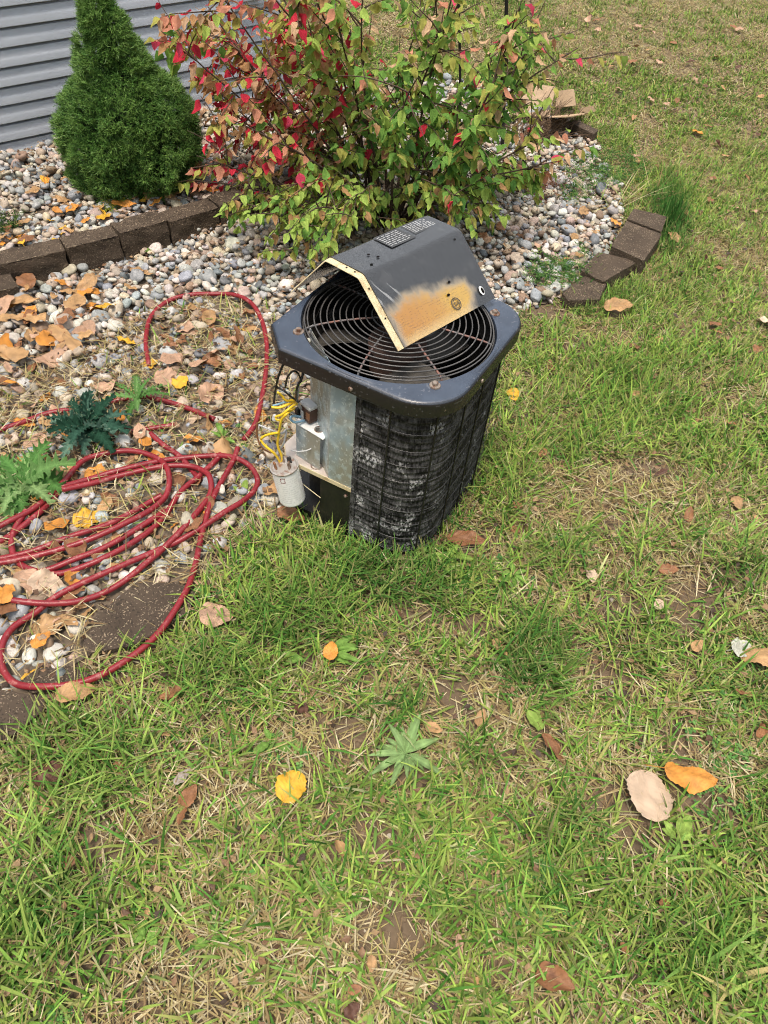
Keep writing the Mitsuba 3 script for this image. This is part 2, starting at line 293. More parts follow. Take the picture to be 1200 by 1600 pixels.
# ------------------------------------------------------------------ concrete edging blocks
def rough_block(foot, z0, z1, seed, amp=.004, cuts=3):
    """A weathered block over a footprint polygon (world xy), z0 to z1."""
    p = Polygon(foot).buffer(-.006).buffer(.006, quad_segs=3)
    m = trimesh.creation.extrude_polygon(p, z1 - z0, engine='earcut')
    v, f = trimesh.remesh.subdivide_to_size(m.vertices, m.faces, .028, max_iter=12)
    m = trimesh.Trimesh(v, f, process=True); v = np.array(m.vertices); n = np.array(m.vertex_normals)
    v = v + n * (amp * 2 * (meshkit.fbm(v * 22 + seed, 3, seed) - .5))[:, None]
    top = v[:, 2] > (z1 - z0) * .6
    v[:, 2] += top * .006 * (meshkit.fbm(v * 5 + seed, 2, seed) - .5)
    v[:, 2] += z0
    return v, np.array(m.faces)
edge_names = ['leftmost dark concrete edging block at the left edge of the photo', 'second dark edging block from the left, below the yellow leaves on the terrace', 'third dark edging block from the left, under the orange leaf below the evergreen',
              'fourth dark edging block from the left, below the right side of the evergreen', 'fifth edging block, half hidden by red shrub leaves', 'last edging block of the terrace row, behind low shrub leaves']
tops = [(-120, 438), (0, 411), (103, 389), (187, 368), (264, 346), (343, 322), (395, 303), (440, 288)]
P = GP(tops, .105)[:, :2]
E2 = [(P[0], P[2] - (P[2] - P[1]) * .0)] + [(P[i], P[i + 1]) for i in range(2, 7)]
for i, (a0, b0) in enumerate(E2):
    if i == 0: a0 = P[1] - (P[2] - P[1]) * .5
    dd = (b0 - a0) / np.linalg.norm(b0 - a0); nn = np.array([-dd[1], dd[0]]); g = .004
    foot = [a0 + dd * g, b0 - dd * g, b0 - dd * g + nn * .105, a0 + dd * g + nn * .105]
    add('edging_block', rough_block(foot, -.03, .105 + .006 * ((i * 7) % 3 - 1), i + 1, .008), 'mat_block', label=edge_names[i], cat='edging block', group='blocks of the terrace edging row', smooth=40)
P2 = GP([(-60, 470), (28, 448)], .055)[:, :2]; dd = (P2[1] - P2[0]) / np.linalg.norm(P2[1] - P2[0]); nn = np.array([-dd[1], dd[0]])
add('edging_block', rough_block([P2[0], P2[1], P2[1] + nn * .12, P2[0] + nn * .12], -.03, .055, 21), 'mat_block', label='low edging block sunk in the gravel below the leftmost block of the row', cat='edging block', smooth=40)
for pts, z1, z0, lab in [([(955, 384), (1006, 408), (1034, 366), (979, 345)], .085, -.02, 'largest brown edging block right of the gravel, with straw on top'),
                     ([(980, 342), (1034, 362), (1042, 338), (990, 326)], .085, -.02, 'small edging block behind the largest one at the right end of the gravel'),
                     ([(908, 422), (943, 440), (998, 408), (935, 394)], .062, -.03, 'middle brown edging block sunk in the grass right of the gravel'),
                     ([(878, 458), (888, 470), (936, 468), (947, 444), (915, 430)], .048, -.03, 'lowest worn edging block by the feathery green weed right of the condenser'),
                     ([(891, 192), (899, 187), (935, 203), (928, 210)], .07, -.03, 'farthest dark brown edging block, beside the cardboard'),
                     ([(133, 1003), (150, 962), (212, 912), (270, 909), (306, 925), (292, 958), (212, 1008), (140, 1020)], .024, -.03, 'flat speckled paver under the lowest loop of the hose'),
                     ([(30, 1066), (60, 1042), (125, 1040), (142, 1056), (100, 1076), (50, 1082)], .018, -.03, 'small speckled paver corner inside the lowest hose loop'),
                     ([(-60, 1110), (0, 1078), (72, 1088), (66, 1112), (-10, 1172), (-70, 1190)], .022, -.03, 'speckled paver at the left edge of the photo below the hose'),
                     ([(318, 850), (400, 812), (440, 840), (420, 862), (335, 892)], .016, -.03, 'flat brown paver overgrown with straw left of the condenser')]:
    pp = GP(pts, z1)[:, :2]
    add('edging_block', rough_block(pp, z0, z1 - .0, 30 + int(pts[0][0]) % 17, .003), 'mat_block', label=lab, cat='edging block', smooth=40)

# ------------------------------------------------------------------ condenser unit
C0 = np.array([-.01328, 1.60814, float(land(-.013, 1.608)) - .004]); HC = 0.609
AU = np.array([.01826, .01588, 1.0]); AU /= np.linalg.norm(AU)
_y = math.radians(-26.07); AE1 = np.array([math.cos(_y), math.sin(_y), 0]); AE1 -= AU * (AE1 @ AU); AE1 /= np.linalg.norm(AE1); AE2 = np.cross(AU, AE1)
def L2W(v):
    v = np.asarray(v, float); return C0 + v[..., :1] * AE1 + v[..., 1:2] * AE2 + v[..., 2:3] * AU
def onface(px, py, v=-.2412):
    """Local point where the survey ray meets the upright plane v in the unit's own frame."""
    d = ray(px, py); P = C0 + AE2 * v; O = np.array([0, 0, H])
    X = O + d * ((P - O) @ AE2 / (d @ AE2)); X = X - C0
    return np.array([X @ AE1, X @ AE2, X @ AU])
unit = thing('condenser_unit', 'black outdoor air conditioner condenser with dirty coil and open control corner, standing on the grass', 'air conditioner')
def up(name, v, f, mat, parent=unit, **k): return add(name, (L2W(v), f), mat, parent, **k)
def rounded_outline(a, rs, chamf=None, n=14):
    """Square of half side a with corner radii rs = (front, right, back); the left corner is chamfered. Counter-clockwise."""
    out = [(-a, -a + chamf), (-a + chamf, -a)]
    for (sx, sy), r, a0 in zip(((1, -1), (1, 1), (-1, 1)), rs, (-90, 0, 90)):
        for t in np.linspace(0, 90, n):
            q = math.radians(a0 + t); out.append((sx * (a - r) + r * math.cos(q), sy * (a - r) + r * math.sin(q)))
    return np.array(out)
CAP_A = .268
cap_poly = Polygon(rounded_outline(CAP_A, (.135, .105, .105), .078, 16))
def polar(poly, ang):
    out = []
    for a in ang:
        hit = poly.exterior.intersection(LineString([(0, 0), (math.cos(a), math.sin(a))]))
        out.append((hit.x, hit.y))
    return np.array(out)
ca = np.array(cap_poly.exterior.coords)[:-1]
ang = np.sort(np.unique(np.round(np.concatenate([np.arctan2(ca[:, 1], ca[:, 0]), np.linspace(-np.pi, np.pi, 180, endpoint=False)]), 4)))
RG = .250
rings = []
for off, z in ((-.002, -.044), (0, -.044), (0, -.011), (-.0018, -.006), (-.0055, -.002), (-.011, 0)):
    q = polar(cap_poly.buffer(off), ang); rings.append(np.c_[q, np.full(len(q), HC + z)])
circ = np.c_[np.cos(ang), np.sin(ang)]
last = rings[-1][:, :2]
for t in (.35, .7):
    q = last * (1 - t) + circ * (RG + .012) * t; rings.append(np.c_[q, np.full(len(q), HC + .0015 * t)])
for r, z in ((RG + .008, .003), (RG + .003, .0035), (RG - .001, -.001), (RG - .003, -.012), (RG - .010, -.07)):
    rings.append(np.c_[circ * r, np.full(len(ang), HC + z)])
V = np.array(rings); nr, na = V.shape[:2]
i, j = np.meshgrid(np.arange(nr - 1), np.arange(na), indexing='ij'); j2 = (j + 1) % na
F = tris(np.stack([i * na + j, i * na + j2, (i + 1) * na + j2, (i + 1) * na + j], -1).reshape(-1, 4))
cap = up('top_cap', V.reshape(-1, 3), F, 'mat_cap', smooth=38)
def revolve(prof, n=24):
    prof = np.asarray(prof, float); a = np.arange(n) * 2 * np.pi / n
    v = np.stack([prof[None, :, 0] * np.cos(a)[:, None], prof[None, :, 0] * np.sin(a)[:, None], np.broadcast_to(prof[None, :, 1], (n, len(prof)))], -1)
    i, j = np.meshgrid(np.arange(n), np.arange(len(prof) - 1), indexing='ij'); k = len(prof)
    return v.reshape(-1, 3), tris(np.stack([i * k + j, ((i + 1) % n) * k + j, ((i + 1) % n) * k + j + 1, i * k + j + 1], -1).reshape(-1, 4))
for u_, v_ in ((-.186, -.186), (.194, -.178), (.186, .190), (-.186, .186)):
    v, f = revolve([(0, .0115), (.0062, .0115), (.0075, .0095), (.0078, .004), (.0135, .0035), (.0145, .001), (.0145, -.002)], 12)
    up('bolt', v + np.array([u_, v_, HC + .001]), f, 'mat_steel', cap, smooth=30)
def screw(p, n, r=.006, parent=cap):
    n = np.asarray(n, float) / np.linalg.norm(n); a = np.cross(n, [0, 0, 1]); b = np.cross(n, a)
    v, f = revolve([(0, .003), (r * .7, .003), (r, .001), (r, -.002)], 10)
    up('screw', p + v[:, :1] * a + v[:, 1:2] * b + v[:, 2:] * n, f[:, ::-1], 'mat_steel', parent, smooth=30)
screw(np.array([.018, -CAP_A - .001, HC - .030]), (0, -1, 0)); screw(np.array([.238, -.212, HC - .027]), (.62, -.78, 0)); screw(np.array([.2685, -.06, HC - .026]), (1, 0, 0))

# the wire fan guard: rings and bent spokes
gz = lambda r: HC + .020 * (1 - (r / .245)**2) ** .5 * 1.0 + .004 if r < .245 else HC + .004
guard = key_for('fan_guard', unit)
tt = np.arange(96) * 2 * np.pi / 96
radii = list(np.linspace(.056, .236, 12)) + [.2435, .247]
del_ = 0
for k, r in enumerate(radii):
    z = gz(r) if k < 13 else HC - .006
    v, f = tube(np.c_[r * np.cos(tt), r * np.sin(tt), tt * 0 + z], .0019, 6, closed=True)
    up('ring', v, f, 'mat_wire', guard, smooth=True)
for a in (-140.4, -88, -40, 9, 62, 113, 165):
    q = math.radians(a); rr = np.array([.05, .1, .15, .2, .225, .238, .2445, .2465]); zz = np.array([gz(r) for r in rr]) - .0035; zz[-1] = HC - .008
    bend = q + .06 * (rr / .25)**2
    v, f = tube(np.c_[rr * np.cos(bend), rr * np.sin(bend), zz], .0029, 6)
    up('spoke', v, f, 'mat_spoke', guard, smooth=True)
v, f = revolve([(0, HC + .021), (.05, HC + .0205), (.056, HC + .017), (.056, HC + .012)], 28); up('hub_plate', v, f, 'mat_black', guard, smooth=30)

# fan, motor
fan = key_for('fan', unit)
v, f = revolve([(0, .565), (.060, .565), (.072, .560), (.078, .552), (.078, .540), (.072, .536), (.070, .47), (.05, .45), (0, .45)], 30); up('motor', v, f, 'mat_rust', fan, smooth=30)
for k in range(3):
    a0 = math.radians(-58 + 120 * k); nu, nv = 9, 9; V = []
    for i in range(nu):
        r = .070 + .160 * i / (nu - 1)
        for j in range(nv):
            s = j / (nv - 1) - .5
            w = math.radians(66) * (1 - .25 * (i / (nu - 1)))
            a = a0 + s * w + .30 * (i / (nu - 1))
            V.append((r * math.cos(a), r * math.sin(a), .515 + s * .062 + .01 * math.sin(i / 3)))
    up('blade', np.array(V), grid(nu, nv), 'mat_fan', fan, smooth=True)

# coil: a strip that wraps three corners, from the front face round to the back left
BA = .241
co = [(.026, -BA)]
for (sx, sy), r, a0 in zip(((1, -1), (1, 1), (-1, 1)), (.115, .09, .09), (-90, 0, 90)):
    for t in np.linspace(0, 90, 13):
        q = math.radians(a0 + t); co.append((sx * (BA - r) + r * math.cos(q), sy * (BA - r) + r * math.sin(q)))
co.append((-BA, .035))
co = np.array(co); seg = np.r_[0, np.cumsum(np.linalg.norm(np.diff(co, axis=0), axis=1))]
def on_coil(s, off=0.0):
    s = np.asarray(s, float); p = np.c_[np.interp(s, seg, co[:, 0]), np.interp(s, seg, co[:, 1])]
    e = 4e-3; q = np.c_[np.interp(np.clip(s + e, 0, seg[-1]), seg, co[:, 0]), np.interp(np.clip(s + e, 0, seg[-1]), seg, co[:, 1])] - np.c_[np.interp(np.clip(s - e, 0, seg[-1]), seg, co[:, 0]), np.interp(np.clip(s - e, 0, seg[-1]), seg, co[:, 1])]
    q /= np.linalg.norm(q, axis=1, keepdims=True)
    return p + np.c_[q[:, 1], -q[:, 0]] * np.asarray(off, float).reshape(-1, 1)
zs = np.linspace(.028, .575, 270)
ss = np.unique(np.concatenate([seg, np.linspace(0, seg[-1], 130)]))
S, Z = np.meshgrid(ss, zs, indexing='ij')
dent = .0014 * np.cos(Z * 2 * np.pi / .021 + 2 * meshkit.noise(np.stack([S * 30, Z * 20, S * 0], -1), 6)) + .004 * (meshkit.fbm(np.stack([S * 26, Z * 34, S * 0], -1), 3, 4) - .5)
P = np.array([on_coil(S[:, k], 0.0) for k in range(S.shape[1])]).transpose(1, 0, 2)
Pn = np.array([on_coil(S[:, k], 1.0) for k in range(S.shape[1])]).transpose(1, 0, 2) - P
V = np.concatenate([P + Pn * (dent - .001)[..., None], Z[..., None]], -1).reshape(-1, 3)
up('coil', V, grid(len(ss), len(zs)), 'mat_coil', uv=np.c_[S.reshape(-1), Z.reshape(-1)], smooth=True)
Pi = P - Pn * .03; k0 = [0, len(zs) - 1]
V = np.concatenate([Pi[:, k0], Z[:, k0, None]], -1).reshape(-1, 3); up('coil_lining', V, grid(len(ss), 2), 'mat_black')
# end plate of the coil (pitted pale strip beside the panel)
v, f = box(.030, -BA - .001, .30, .016, .006, .545); up('coil_end_plate', v, f, 'mat_coil', uv=np.c_[v[:, 0] * 0 + .02 + v[:, 0], v[:, 2]])
wg = key_for('wire_guard', unit)
ws = np.linspace(.0, seg[-1], 120)
for k in range(10):
    z = .045 + .0555 * k
    q = on_coil(ws, .0075 + .0012 * np.sin(ws * 30 + k)); sag = .0016 * np.sin(ws * 17 + k * 2.1)
    v, f = tube(np.c_[q, z + sag], .0010, 5); up('horizontal_wire', v, f, 'mat_guard', wg, smooth=True)
for k, s in enumerate((.095, .205, .315, .425, .535, .645, .76, .875)):
    q = on_coil(np.full(8, s + .0), .0085); zz = np.linspace(.02, .568, 8)
    v, f = tube(np.c_[q[:, 0], q[:, 1], zz], .0027, 6); up('vertical_bar', v, f, 'mat_black', wg, smooth=True)
# base pan, inner divider
bo = np.array(Polygon(rounded_outline(BA - .004, (.12, .1, .1), .07, 10)).exterior.coords)[:-1]
m = trimesh.creation.extrude_polygon(Polygon(bo), .030, engine='earcut'); up('base_pan', np.array(m.vertices), np.array(m.faces), 'mat_black')

# control corner: galvanised divider, tray, lower black panel
cb = key_for('control_box', unit)
ZB = .219
def plate(quad, th, mat, name, parent, normal=None, uvs=None):
    """A thin sheet of thickness th over four local points."""
    q = np.asarray(quad, float); n = np.cross(q[1] - q[0], q[3] - q[0]); n /= np.linalg.norm(n)
    v = np.vstack([q, q - n * th]); f = tris([[0, 1, 2, 3], [7, 6, 5, 4], [0, 4, 5, 1], [1, 5, 6, 2], [2, 6, 7, 3], [3, 7, 4, 0]])
    uv = None if uvs is None else np.vstack([uvs, uvs])
    return up(name, v, f, mat, parent, uv=uv)
fv = -BA - .003
A0, A1 = np.array([.0245, fv, ZB]), np.array([-.052, fv, ZB])
A2 = np.array([-.175, fv + .095, ZB])
zt = np.array([0, 0, HC - .006 - ZB])
du = lambda a, b: np.linalg.norm(b - a)
plate([A1, A0, A0 + zt, A1 + zt], .0015, 'mat_galv', 'front_sheet', cb, uvs=np.array([[.13, 0], [.206, 0], [.206, .384], [.13, .384]]))
plate([A2, A1, A1 + zt, A2 + zt], .0015, 'mat_galv', 'angled_sheet', cb, uvs=np.array([[1.0, 1], [1.155, 1], [1.155, 1.384], [1.0, 1.384]]))
plate([[-BA, .038, .03], [*A2[:2], .03], [*A2[:2], HC - .006], [-BA, .038, HC - .006]], .0015, 'mat_black', 'rear_sheet', cb)
# tray with a small front lip
tl = np.array([[.0235, fv - .001], [-.193, fv - .001], [-.232, fv + .045], [-.232, .02], [-.10, .02]])
m = trimesh.creation.extrude_polygon(Polygon(tl), .002, engine='earcut'); v = np.array(m.vertices); v[:, 2] += ZB - .004
tray = up('tray', v, np.array(m.faces), 'mat_tray', cb)
v, f = box((.0235 - .193) / 2, fv - .002, ZB - .007, .2165, .0018, .014, 0); up('tray_lip', v, f, 'mat_cream_metal', tray)
q0, q1 = np.array([-.193, fv - .002]), np.array([-.232, fv + .044])
plate([[*q1, ZB - .014], [*q0, ZB - .014], [*q0, ZB], [*q1, ZB]], .0018, 'mat_cream_metal', 'tray_lip', tray)
# bracket with a knock-out hole and the bent sheet below it
pA, pB, pC = onface(461, 665, -.222), onface(505, 684, -.236), onface(497, 661, -.20)
zz = pA[2] * .5 + pB[2] * .5
tri = np.array([[pA[0], pA[1]], [pB[0], pB[1]], [pB[0] - .002, pB[1] + .035], [pA[0] + .03, pA[1] + .062]])
poly = Polygon(tri).difference(Point(tri.mean(0) + [.012, -.004]).buffer(.0105))
m = trimesh.creation.extrude_polygon(poly, .002, engine='earcut'); v = np.array(m.vertices); v[:, 2] += zz
br = up('bracket', v, np.array(m.faces), 'mat_galv_pale', cb)
v, f = revolve([(.0105, .001), (.0135, .001), (.0135, .003), (.0105, .003)], 16); c_ = tri.mean(0) + [.012, -.004]; up('hole_rim', v + [c_[0], c_[1], zz], f, 'mat_steel', br)
b0, b1 = np.array([tri[0][0] + .001, tri[0][1] + .003]), np.array([tri[1][0] - .012, tri[1][1] + .003])
plate([[*b0, ZB + .002], [*b1, ZB + .002], [*b1, zz - .001], [*b0, zz - .001]], .0015, 'mat_galv', 'bracket_sheet', br, uvs=np.array([[.5, 2.0], [.56, 2.0], [.56, 2.1], [.5, 2.1]]))
v, f = tube(smooth_path([(.0, -.03, 0), (.03, -.03, .01), (.055, -.008, .018), (.058, .02, .03)], 6) * .9 + [b0[0] + .005, b0[1] - .003, ZB + .045], .0022, 7); up('grey_lead', v, f, 'mat_grey', br, smooth=True)
v, f = revolve([(.0135, 0), (.0165, 0), (.0165, .002), (.0135, .002)], 20); up('knockout_ring', v + [tri[1][0] - .03, fv + .022, ZB - .0015], f, 'mat_steel', tray)
# contactor: brown body, white top, terminals
ct = key_for('contactor', cb); o = onface(484, 645, -.19)
for c, d, m_ in (((0, 0, 0), (.040, .034, .042), 'mat_rust'), ((-.004, .002, .026), (.046, .03, .012), 'mat_white'), ((-.028, -.004, -.006), (.014, .03, .034), 'mat_black'), ((.006, -.019, .004), (.016, .004, .026), 'mat_brown'), ((-.012, -.019, .0), (.012, .005, .03), 'mat_grey')):
    v, f = box(0, 0, 0, *d, .003); up({'mat_rust': 'body', 'mat_white': 'top_plate', 'mat_black': 'coil_housing', 'mat_brown': 'label', 'mat_grey': 'terminal'}[m_], (v @ rotz(-.35).T) + o + c, f, m_, ct)
# lower black panel and what shows in the dark cavity behind it
v, f = box((.0245 - .078) / 2, fv + .004, .105, .1025, .004, .205, .001); lp = up('lower_panel', v, f, 'mat_black')
v, f = box(-.078, fv + .020, .105, .004, .036, .205, .001); up('flange', v, f, 'mat_black', lp)
screw(np.array([.006, fv - .0, .178]), (0, -1, 0), .005, lp)
v, f = revolve([(0, .19), (.02, .19), (.028, .184), (.028, .15), (.06, .135), (.075, .11), (.075, .03), (0, .03)], 24); up('compressor', v + [-.12, -.10, 0], f, 'mat_black', smooth=30)
v, f = revolve([(0, .026), (.012, .026), (.0165, .02), (.0165, 0), (0, 0)], 16); up('valve', v + onface(470, 726, -.19), f, 'mat_grey', smooth=30)
v, f = tube(smooth_path([onface(468, 752, -.25), onface(484, 765, -.25), onface(501, 778, -.255)], 4), .0012, 5); up('copper_wire', v, f, 'mat_cream_metal')

# loose wiring hanging out of the control corner
wires = key_for('wiring', unit)
def wire(pts, r, mat, name='wire'):
    p = smooth_path([onface(x, y, v) for x, y, v in pts], 7)
    v, f = tube(p, r, 7); up(name, v, f, mat, wires, smooth=True)
wire([(462, 566, -.20), (448, 562, -.24), (436, 585, -.26), (430, 612, -.26), (428, 630, -.25)], .0030, 'mat_black', 'black_wire')
wire([(474, 570, -.22), (472, 590, -.24), (464, 606, -.25), (463, 625, -.24)], .0032, 'mat_black', 'black_wire')
wire([(428, 604, -.25), (441, 609, -.26), (455, 620, -.25), (466, 628, -.22)], .0026, 'mat_black', 'black_wire')
wire([(446, 606, -.25), (449, 590, -.26), (458, 580, -.26), (466, 584, -.25), (471, 596, -.23)], .0026, 'mat_black', 'black_wire')
wire([(466, 598, -.23), (464, 625, -.22), (471, 640, -.20)], .0042, 'mat_grey', 'grey_wire')
wire([(464, 626, -.21), (450, 632, -.25), (436, 637, -.27), (424, 636, -.28)], .0034, 'mat_yellow', 'yellow_wire')
wire([(466, 629, -.21), (454, 637, -.26), (440, 648, -.28), (430, 652, -.28), (436, 656, -.28), (448, 648, -.26)], .0036, 'mat_yellow', 'yellow_wire')
wire([(464, 624, -.22), (448, 626, -.25), (440, 618, -.26), (434, 613, -.27)], .0032, 'mat_yellow', 'yellow_wire')
wire([(460, 638, -.22), (450, 645, -.27), (440, 656, -.28), (436, 676, -.28), (434, 696, -.28), (440, 712, -.275), (441, 724, -.27)], .0034, 'mat_yellow', 'yellow_wire')
wire([(434, 676, -.285), (416, 680, -.29), (408, 687, -.295), (415, 697, -.295), (426, 706, -.29), (434, 716, -.28), (441, 730, -.27)], .0036, 'mat_yellow', 'yellow_wire')
wire([(462, 625, -.21), (446, 628, -.25), (434, 632, -.26), (426, 634, -.27)], .0028, 'mat_blue', 'blue_wire')
wire([(402, 660, -.29), (402, 682, -.29), (410, 700, -.29), (424, 708, -.28)], .0024, 'mat_brown', 'brown_wire')
wire([(404, 664, -.29), (424, 672, -.28), (440, 677, -.26), (447, 672, -.24), (444, 690, -.26), (436, 706, -.27), (430, 722, -.27)], .0030, 'mat_grey', 'grey_wire')
wire([(452, 642, -.23), (464, 650, -.21), (474, 656, -.20), (482, 661, -.19)], .0026, 'mat_grey', 'grey_wire')
wire([(478, 656, -.20), (462, 660, -.24), (454, 655, -.25), (458, 650, -.24), (474, 652, -.2)], .0034, 'mat_blue', 'blue_wire')
for q in ((429, 655, -.28),):
    v, f = revolve([(0, .014), (.004, .014), (.007, .004), (.0075, 0), (0, 0)], 10); up('wire_nut', v + onface(*q), f, 'mat_white', wires, smooth=30)

# run capacitor hanging on its leads
capt = onface(444, 728, -.285); capb = onface(457.5, 779, -.275)
axis = capt - capb; clen = np.linalg.norm(axis); axis /= clen; ax1 = np.cross(axis, [0, 1, 0]); ax1 /= np.linalg.norm(ax1); ax2 = np.cross(axis, ax1)
cp = thing('run_capacitor', 'white cylindrical capacitor with small print, hanging by wires from the open corner of the condenser', 'capacitor')
def capu(name, v, f, mat, **k): return add(name, (L2W(capb + v[:, :1] * ax1 + v[:, 1:2] * ax2 + v[:, 2:] * axis), f), mat, k.pop('parent', cp), **k)
R_ = .0385; a = np.arange(33) / 32 * 2 * np.pi
pr = np.array([(.0, -.001), (R_ - .006, -.001), (R_ - .001, .003), (R_, .008), (R_, clen - .004)])
v = np.stack([pr[None, :, 0] * np.cos(a)[:, None], pr[None, :, 0] * np.sin(a)[:, None], np.broadcast_to(pr[None, :, 1], (33, 5))], -1).reshape(-1, 3)
capu('can', v, grid(33, 5), 'mat_can', uv=np.stack([np.broadcast_to((a * R_ / .22)[:, None], (33, 5)), np.broadcast_to(pr[None, :, 1] / clen, (33, 5))], -1).reshape(-1, 2), smooth=True)
v, f = revolve([(R_ - .001, clen - .005), (R_ + .0022, clen - .003), (R_ + .0022, clen + .001), (R_ - .002, clen + .002), (R_ - .005, clen - .001), (0, clen - .0015)], 28); capu('rim', v, f, 'mat_canrim', smooth=35)
for k, (x, y, m_) in enumerate(((.012, -.012, 'mat_steel'), (-.016, -.004, 'mat_black'), (.004, .016, 'mat_steel'), (-.006, -.020, 'mat_brown'))):
    v, f = box(x * 1.15, y * 1.15, clen + .010, .012, .005, .024, .0008); capu('terminal', v @ rotz(k * .9).T, f, m_)
for d, w in ((0, 1),):
    phi = None
    # stamped square seal near the top of the can, facing the lawn
    best = max(np.linspace(0, 2 * np.pi, 72), key=lambda t: -((ax1 * math.cos(t) + ax2 * math.sin(t)) @ np.array([-.35, 1.0, 0])))
    for (z0, z1, t0, t1) in ((clen - .0145, clen - .012, -.16, .16), (clen - .031, clen - .0285, -.16, .16)):
        tq = np.linspace(best + t0, best + t1, 5); v = np.array([[math.cos(t) * (R_ + .0005), math.sin(t) * (R_ + .0005), z] for t in tq for z in (z0, z1)]); capu('printed_line', v, grid(5, 2), 'mat_hose')
    for t0 in (-.16, .14):
        tq = np.linspace(best + t0, best + t0 + .045, 2); v = np.array([[math.cos(t) * (R_ + .0005), math.sin(t) * (R_ + .0005), z] for t in tq for z in (clen - .031, clen - .012)]); capu('printed_line', v, grid(2, 2), 'mat_hose')

# ------------------------------------------------------------------ the folded access cover lying on the fan guard
cov = thing('access_cover', 'dark folded sheet metal cover with scorched yellow patch and cream rim, on the fan guard', 'access panel')
K0, K1, K2, K3 = (np.array(x) for x in ((.0764, -.1369, .6390), (-.0691, -.0978, .7660), (-.1845, -.0682, .7600), (-.3119, -.0376, .6110)))
LV = np.array([.0921, .3588, -.003]); LL = np.linalg.norm(LV); LD = LV / LL
K2E, K1E = np.array([-.0768, .2866, .7600]), np.array([.0141, .2633, .766])
def fold(p0, p1, p2, r=.010, n=5):
    """rounds the corner at p1"""
    a = p1 + (p0 - p1) / np.linalg.norm(p0 - p1) * r; b = p1 + (p2 - p1) / np.linalg.norm(p2 - p1) * r
    t = np.linspace(0, 1, n)[:, None]; return (1 - t)**2 * a + 2 * t * (1 - t) * p1 + t * t * b
prof = np.vstack([K0[None], K0 + (K1 - K0) * .33, K0 + (K1 - K0) * .66, fold(K0, K1, K2), fold(K1, K2, K3), K3 + (K2 - K3) * .5, K3])
along_ = np.r_[0, np.cumsum(np.linalg.norm(np.diff(prof, axis=0), axis=1))]
s_ = np.array([.0125, .03, .09, .17, .25, .33, LL - .004, LL])
def cov_pt(s, extra=0): return prof + LD * s
V = []; UV = []
cn = np.cross(np.gradient(prof, axis=0), LD); cn /= np.linalg.norm(cn, axis=1, keepdims=True)
cn *= np.sign(cn[6] @ np.array([0, 0, 1]))
for s in s_:
    w = .0018 * np.sin(s * 16 + along_ * 9)
    V.append(prof + LD * s + cn * w[:, None]); UV.append(np.c_[np.full(len(prof), s), along_])
V = np.array(V); UV = np.array(UV)
nS, nP = V.shape[:2]
outer = V.reshape(-1, 3); inner = (V - cn[None] * .0016).reshape(-1, 3)
F = grid(nS, nP); off = len(outer)
rim = []
for j in range(nP - 1):
    rim += [[j, j + 1, off + j + 1, off + j]]; k = (nS - 1) * nP; rim += [[k + j + 1, k + j, off + k + j, off + k + j + 1]]
for i in range(nS - 1):
    rim += [[i * nP, off + i * nP, off + (i + 1) * nP, (i + 1) * nP]]; k = nP - 1; rim += [[i * nP + k, (i + 1) * nP + k, off + (i + 1) * nP + k, off + i * nP + k]]
m = trimesh.Trimesh(np.vstack([outer, inner]), np.vstack([F, F[:, ::-1] + off, tris(rim)]), process=False)
body = up('sheet', np.array(m.vertices), np.array(m.faces), 'mat_cover', cov, uv=np.vstack([UV.reshape(-1, 2)] * 2), smooth=False)
# cream flange along the near end, joggled a little below the paint
fl = np.array([prof + LD * s + cn * d for s, d in ((.0135, -.0022), (.0, -.0035), (-.004, -.006))])
n3 = fl.shape[0]; o3 = fl.reshape(-1, 3); i3 = (fl - cn[None] * .0014).reshape(-1, 3); off = len(o3)
F3 = grid(n3, nP); rim = [[(n3 - 1) * nP + j + 1, (n3 - 1) * nP + j, off + (n3 - 1) * nP + j, off + (n3 - 1) * nP + j + 1] for j in range(nP - 1)]
add('rim_flange', (L2W(np.vstack([o3, i3])), np.vstack([F3, F3[:, ::-1] + off, tris(rim)])), 'mat_cream_metal', cov, label='cream painted rim with small holes along the near end of the cover')
def face_pt(s, t, face, lift=.0012):
    """s along the fold, t up the face (0 lower edge to 1), on the wide front face (0) or the middle face (1)."""
    a, b = ((K0, K1), (K1, K2))[face]; n = np.cross(LD, b - a); n /= np.linalg.norm(n); n *= np.sign(n[2])
    return a + (b - a) * t + LD * s + n * lift
def patch(name, face, s0, s1, t0, t1, mat, lift=.0012, parent=cov):
    q = np.array([face_pt(s0, t0, face, lift), face_pt(s1, t0, face, lift), face_pt(s1, t1, face, lift), face_pt(s0, t1, face, lift)])
    return up(name, q, np.array([[0, 1, 2], [0, 2, 3]]), mat, parent)
def blob(name, face, s, t, rx, ry, mat, lift=.0022, inner=0.0, parent=cov):
    a, b = ((K0, K1), (K1, K2))[face]; d = (b - a) / np.linalg.norm(b - a); c = face_pt(s, t, face, lift); q = np.arange(20) * 2 * np.pi / 20
    v = c + np.cos(q)[:, None] * LD * rx + np.sin(q)[:, None] * d * ry
    if inner:
        v = np.vstack([v, c + (np.cos(q)[:, None] * LD * rx + np.sin(q)[:, None] * d * ry) * inner]); k = np.arange(20); k2 = (k + 1) % 20
        f = tris(np.stack([k, k2, k2 + 20, k + 20], 1))
    else:
        v = np.vstack([v, c]); k = np.arange(20); f = np.stack([k, (k + 1) % 20, k * 0 + 20], 1)
    return up(name, v, f, mat, parent)
for face, s, t, rx, ry in ((1, .088, .50, .0048, .0034), (1, .097, .30, .0052, .0036), (1, .058, .16, .005, .0034), (0, .245, .46, .005, .0034), (0, .222, .32, .0055, .0034), (0, .335, .92, .004, .0028)):
    blob('punched_hole', face, s, t, rx, ry, 'mat_hole')
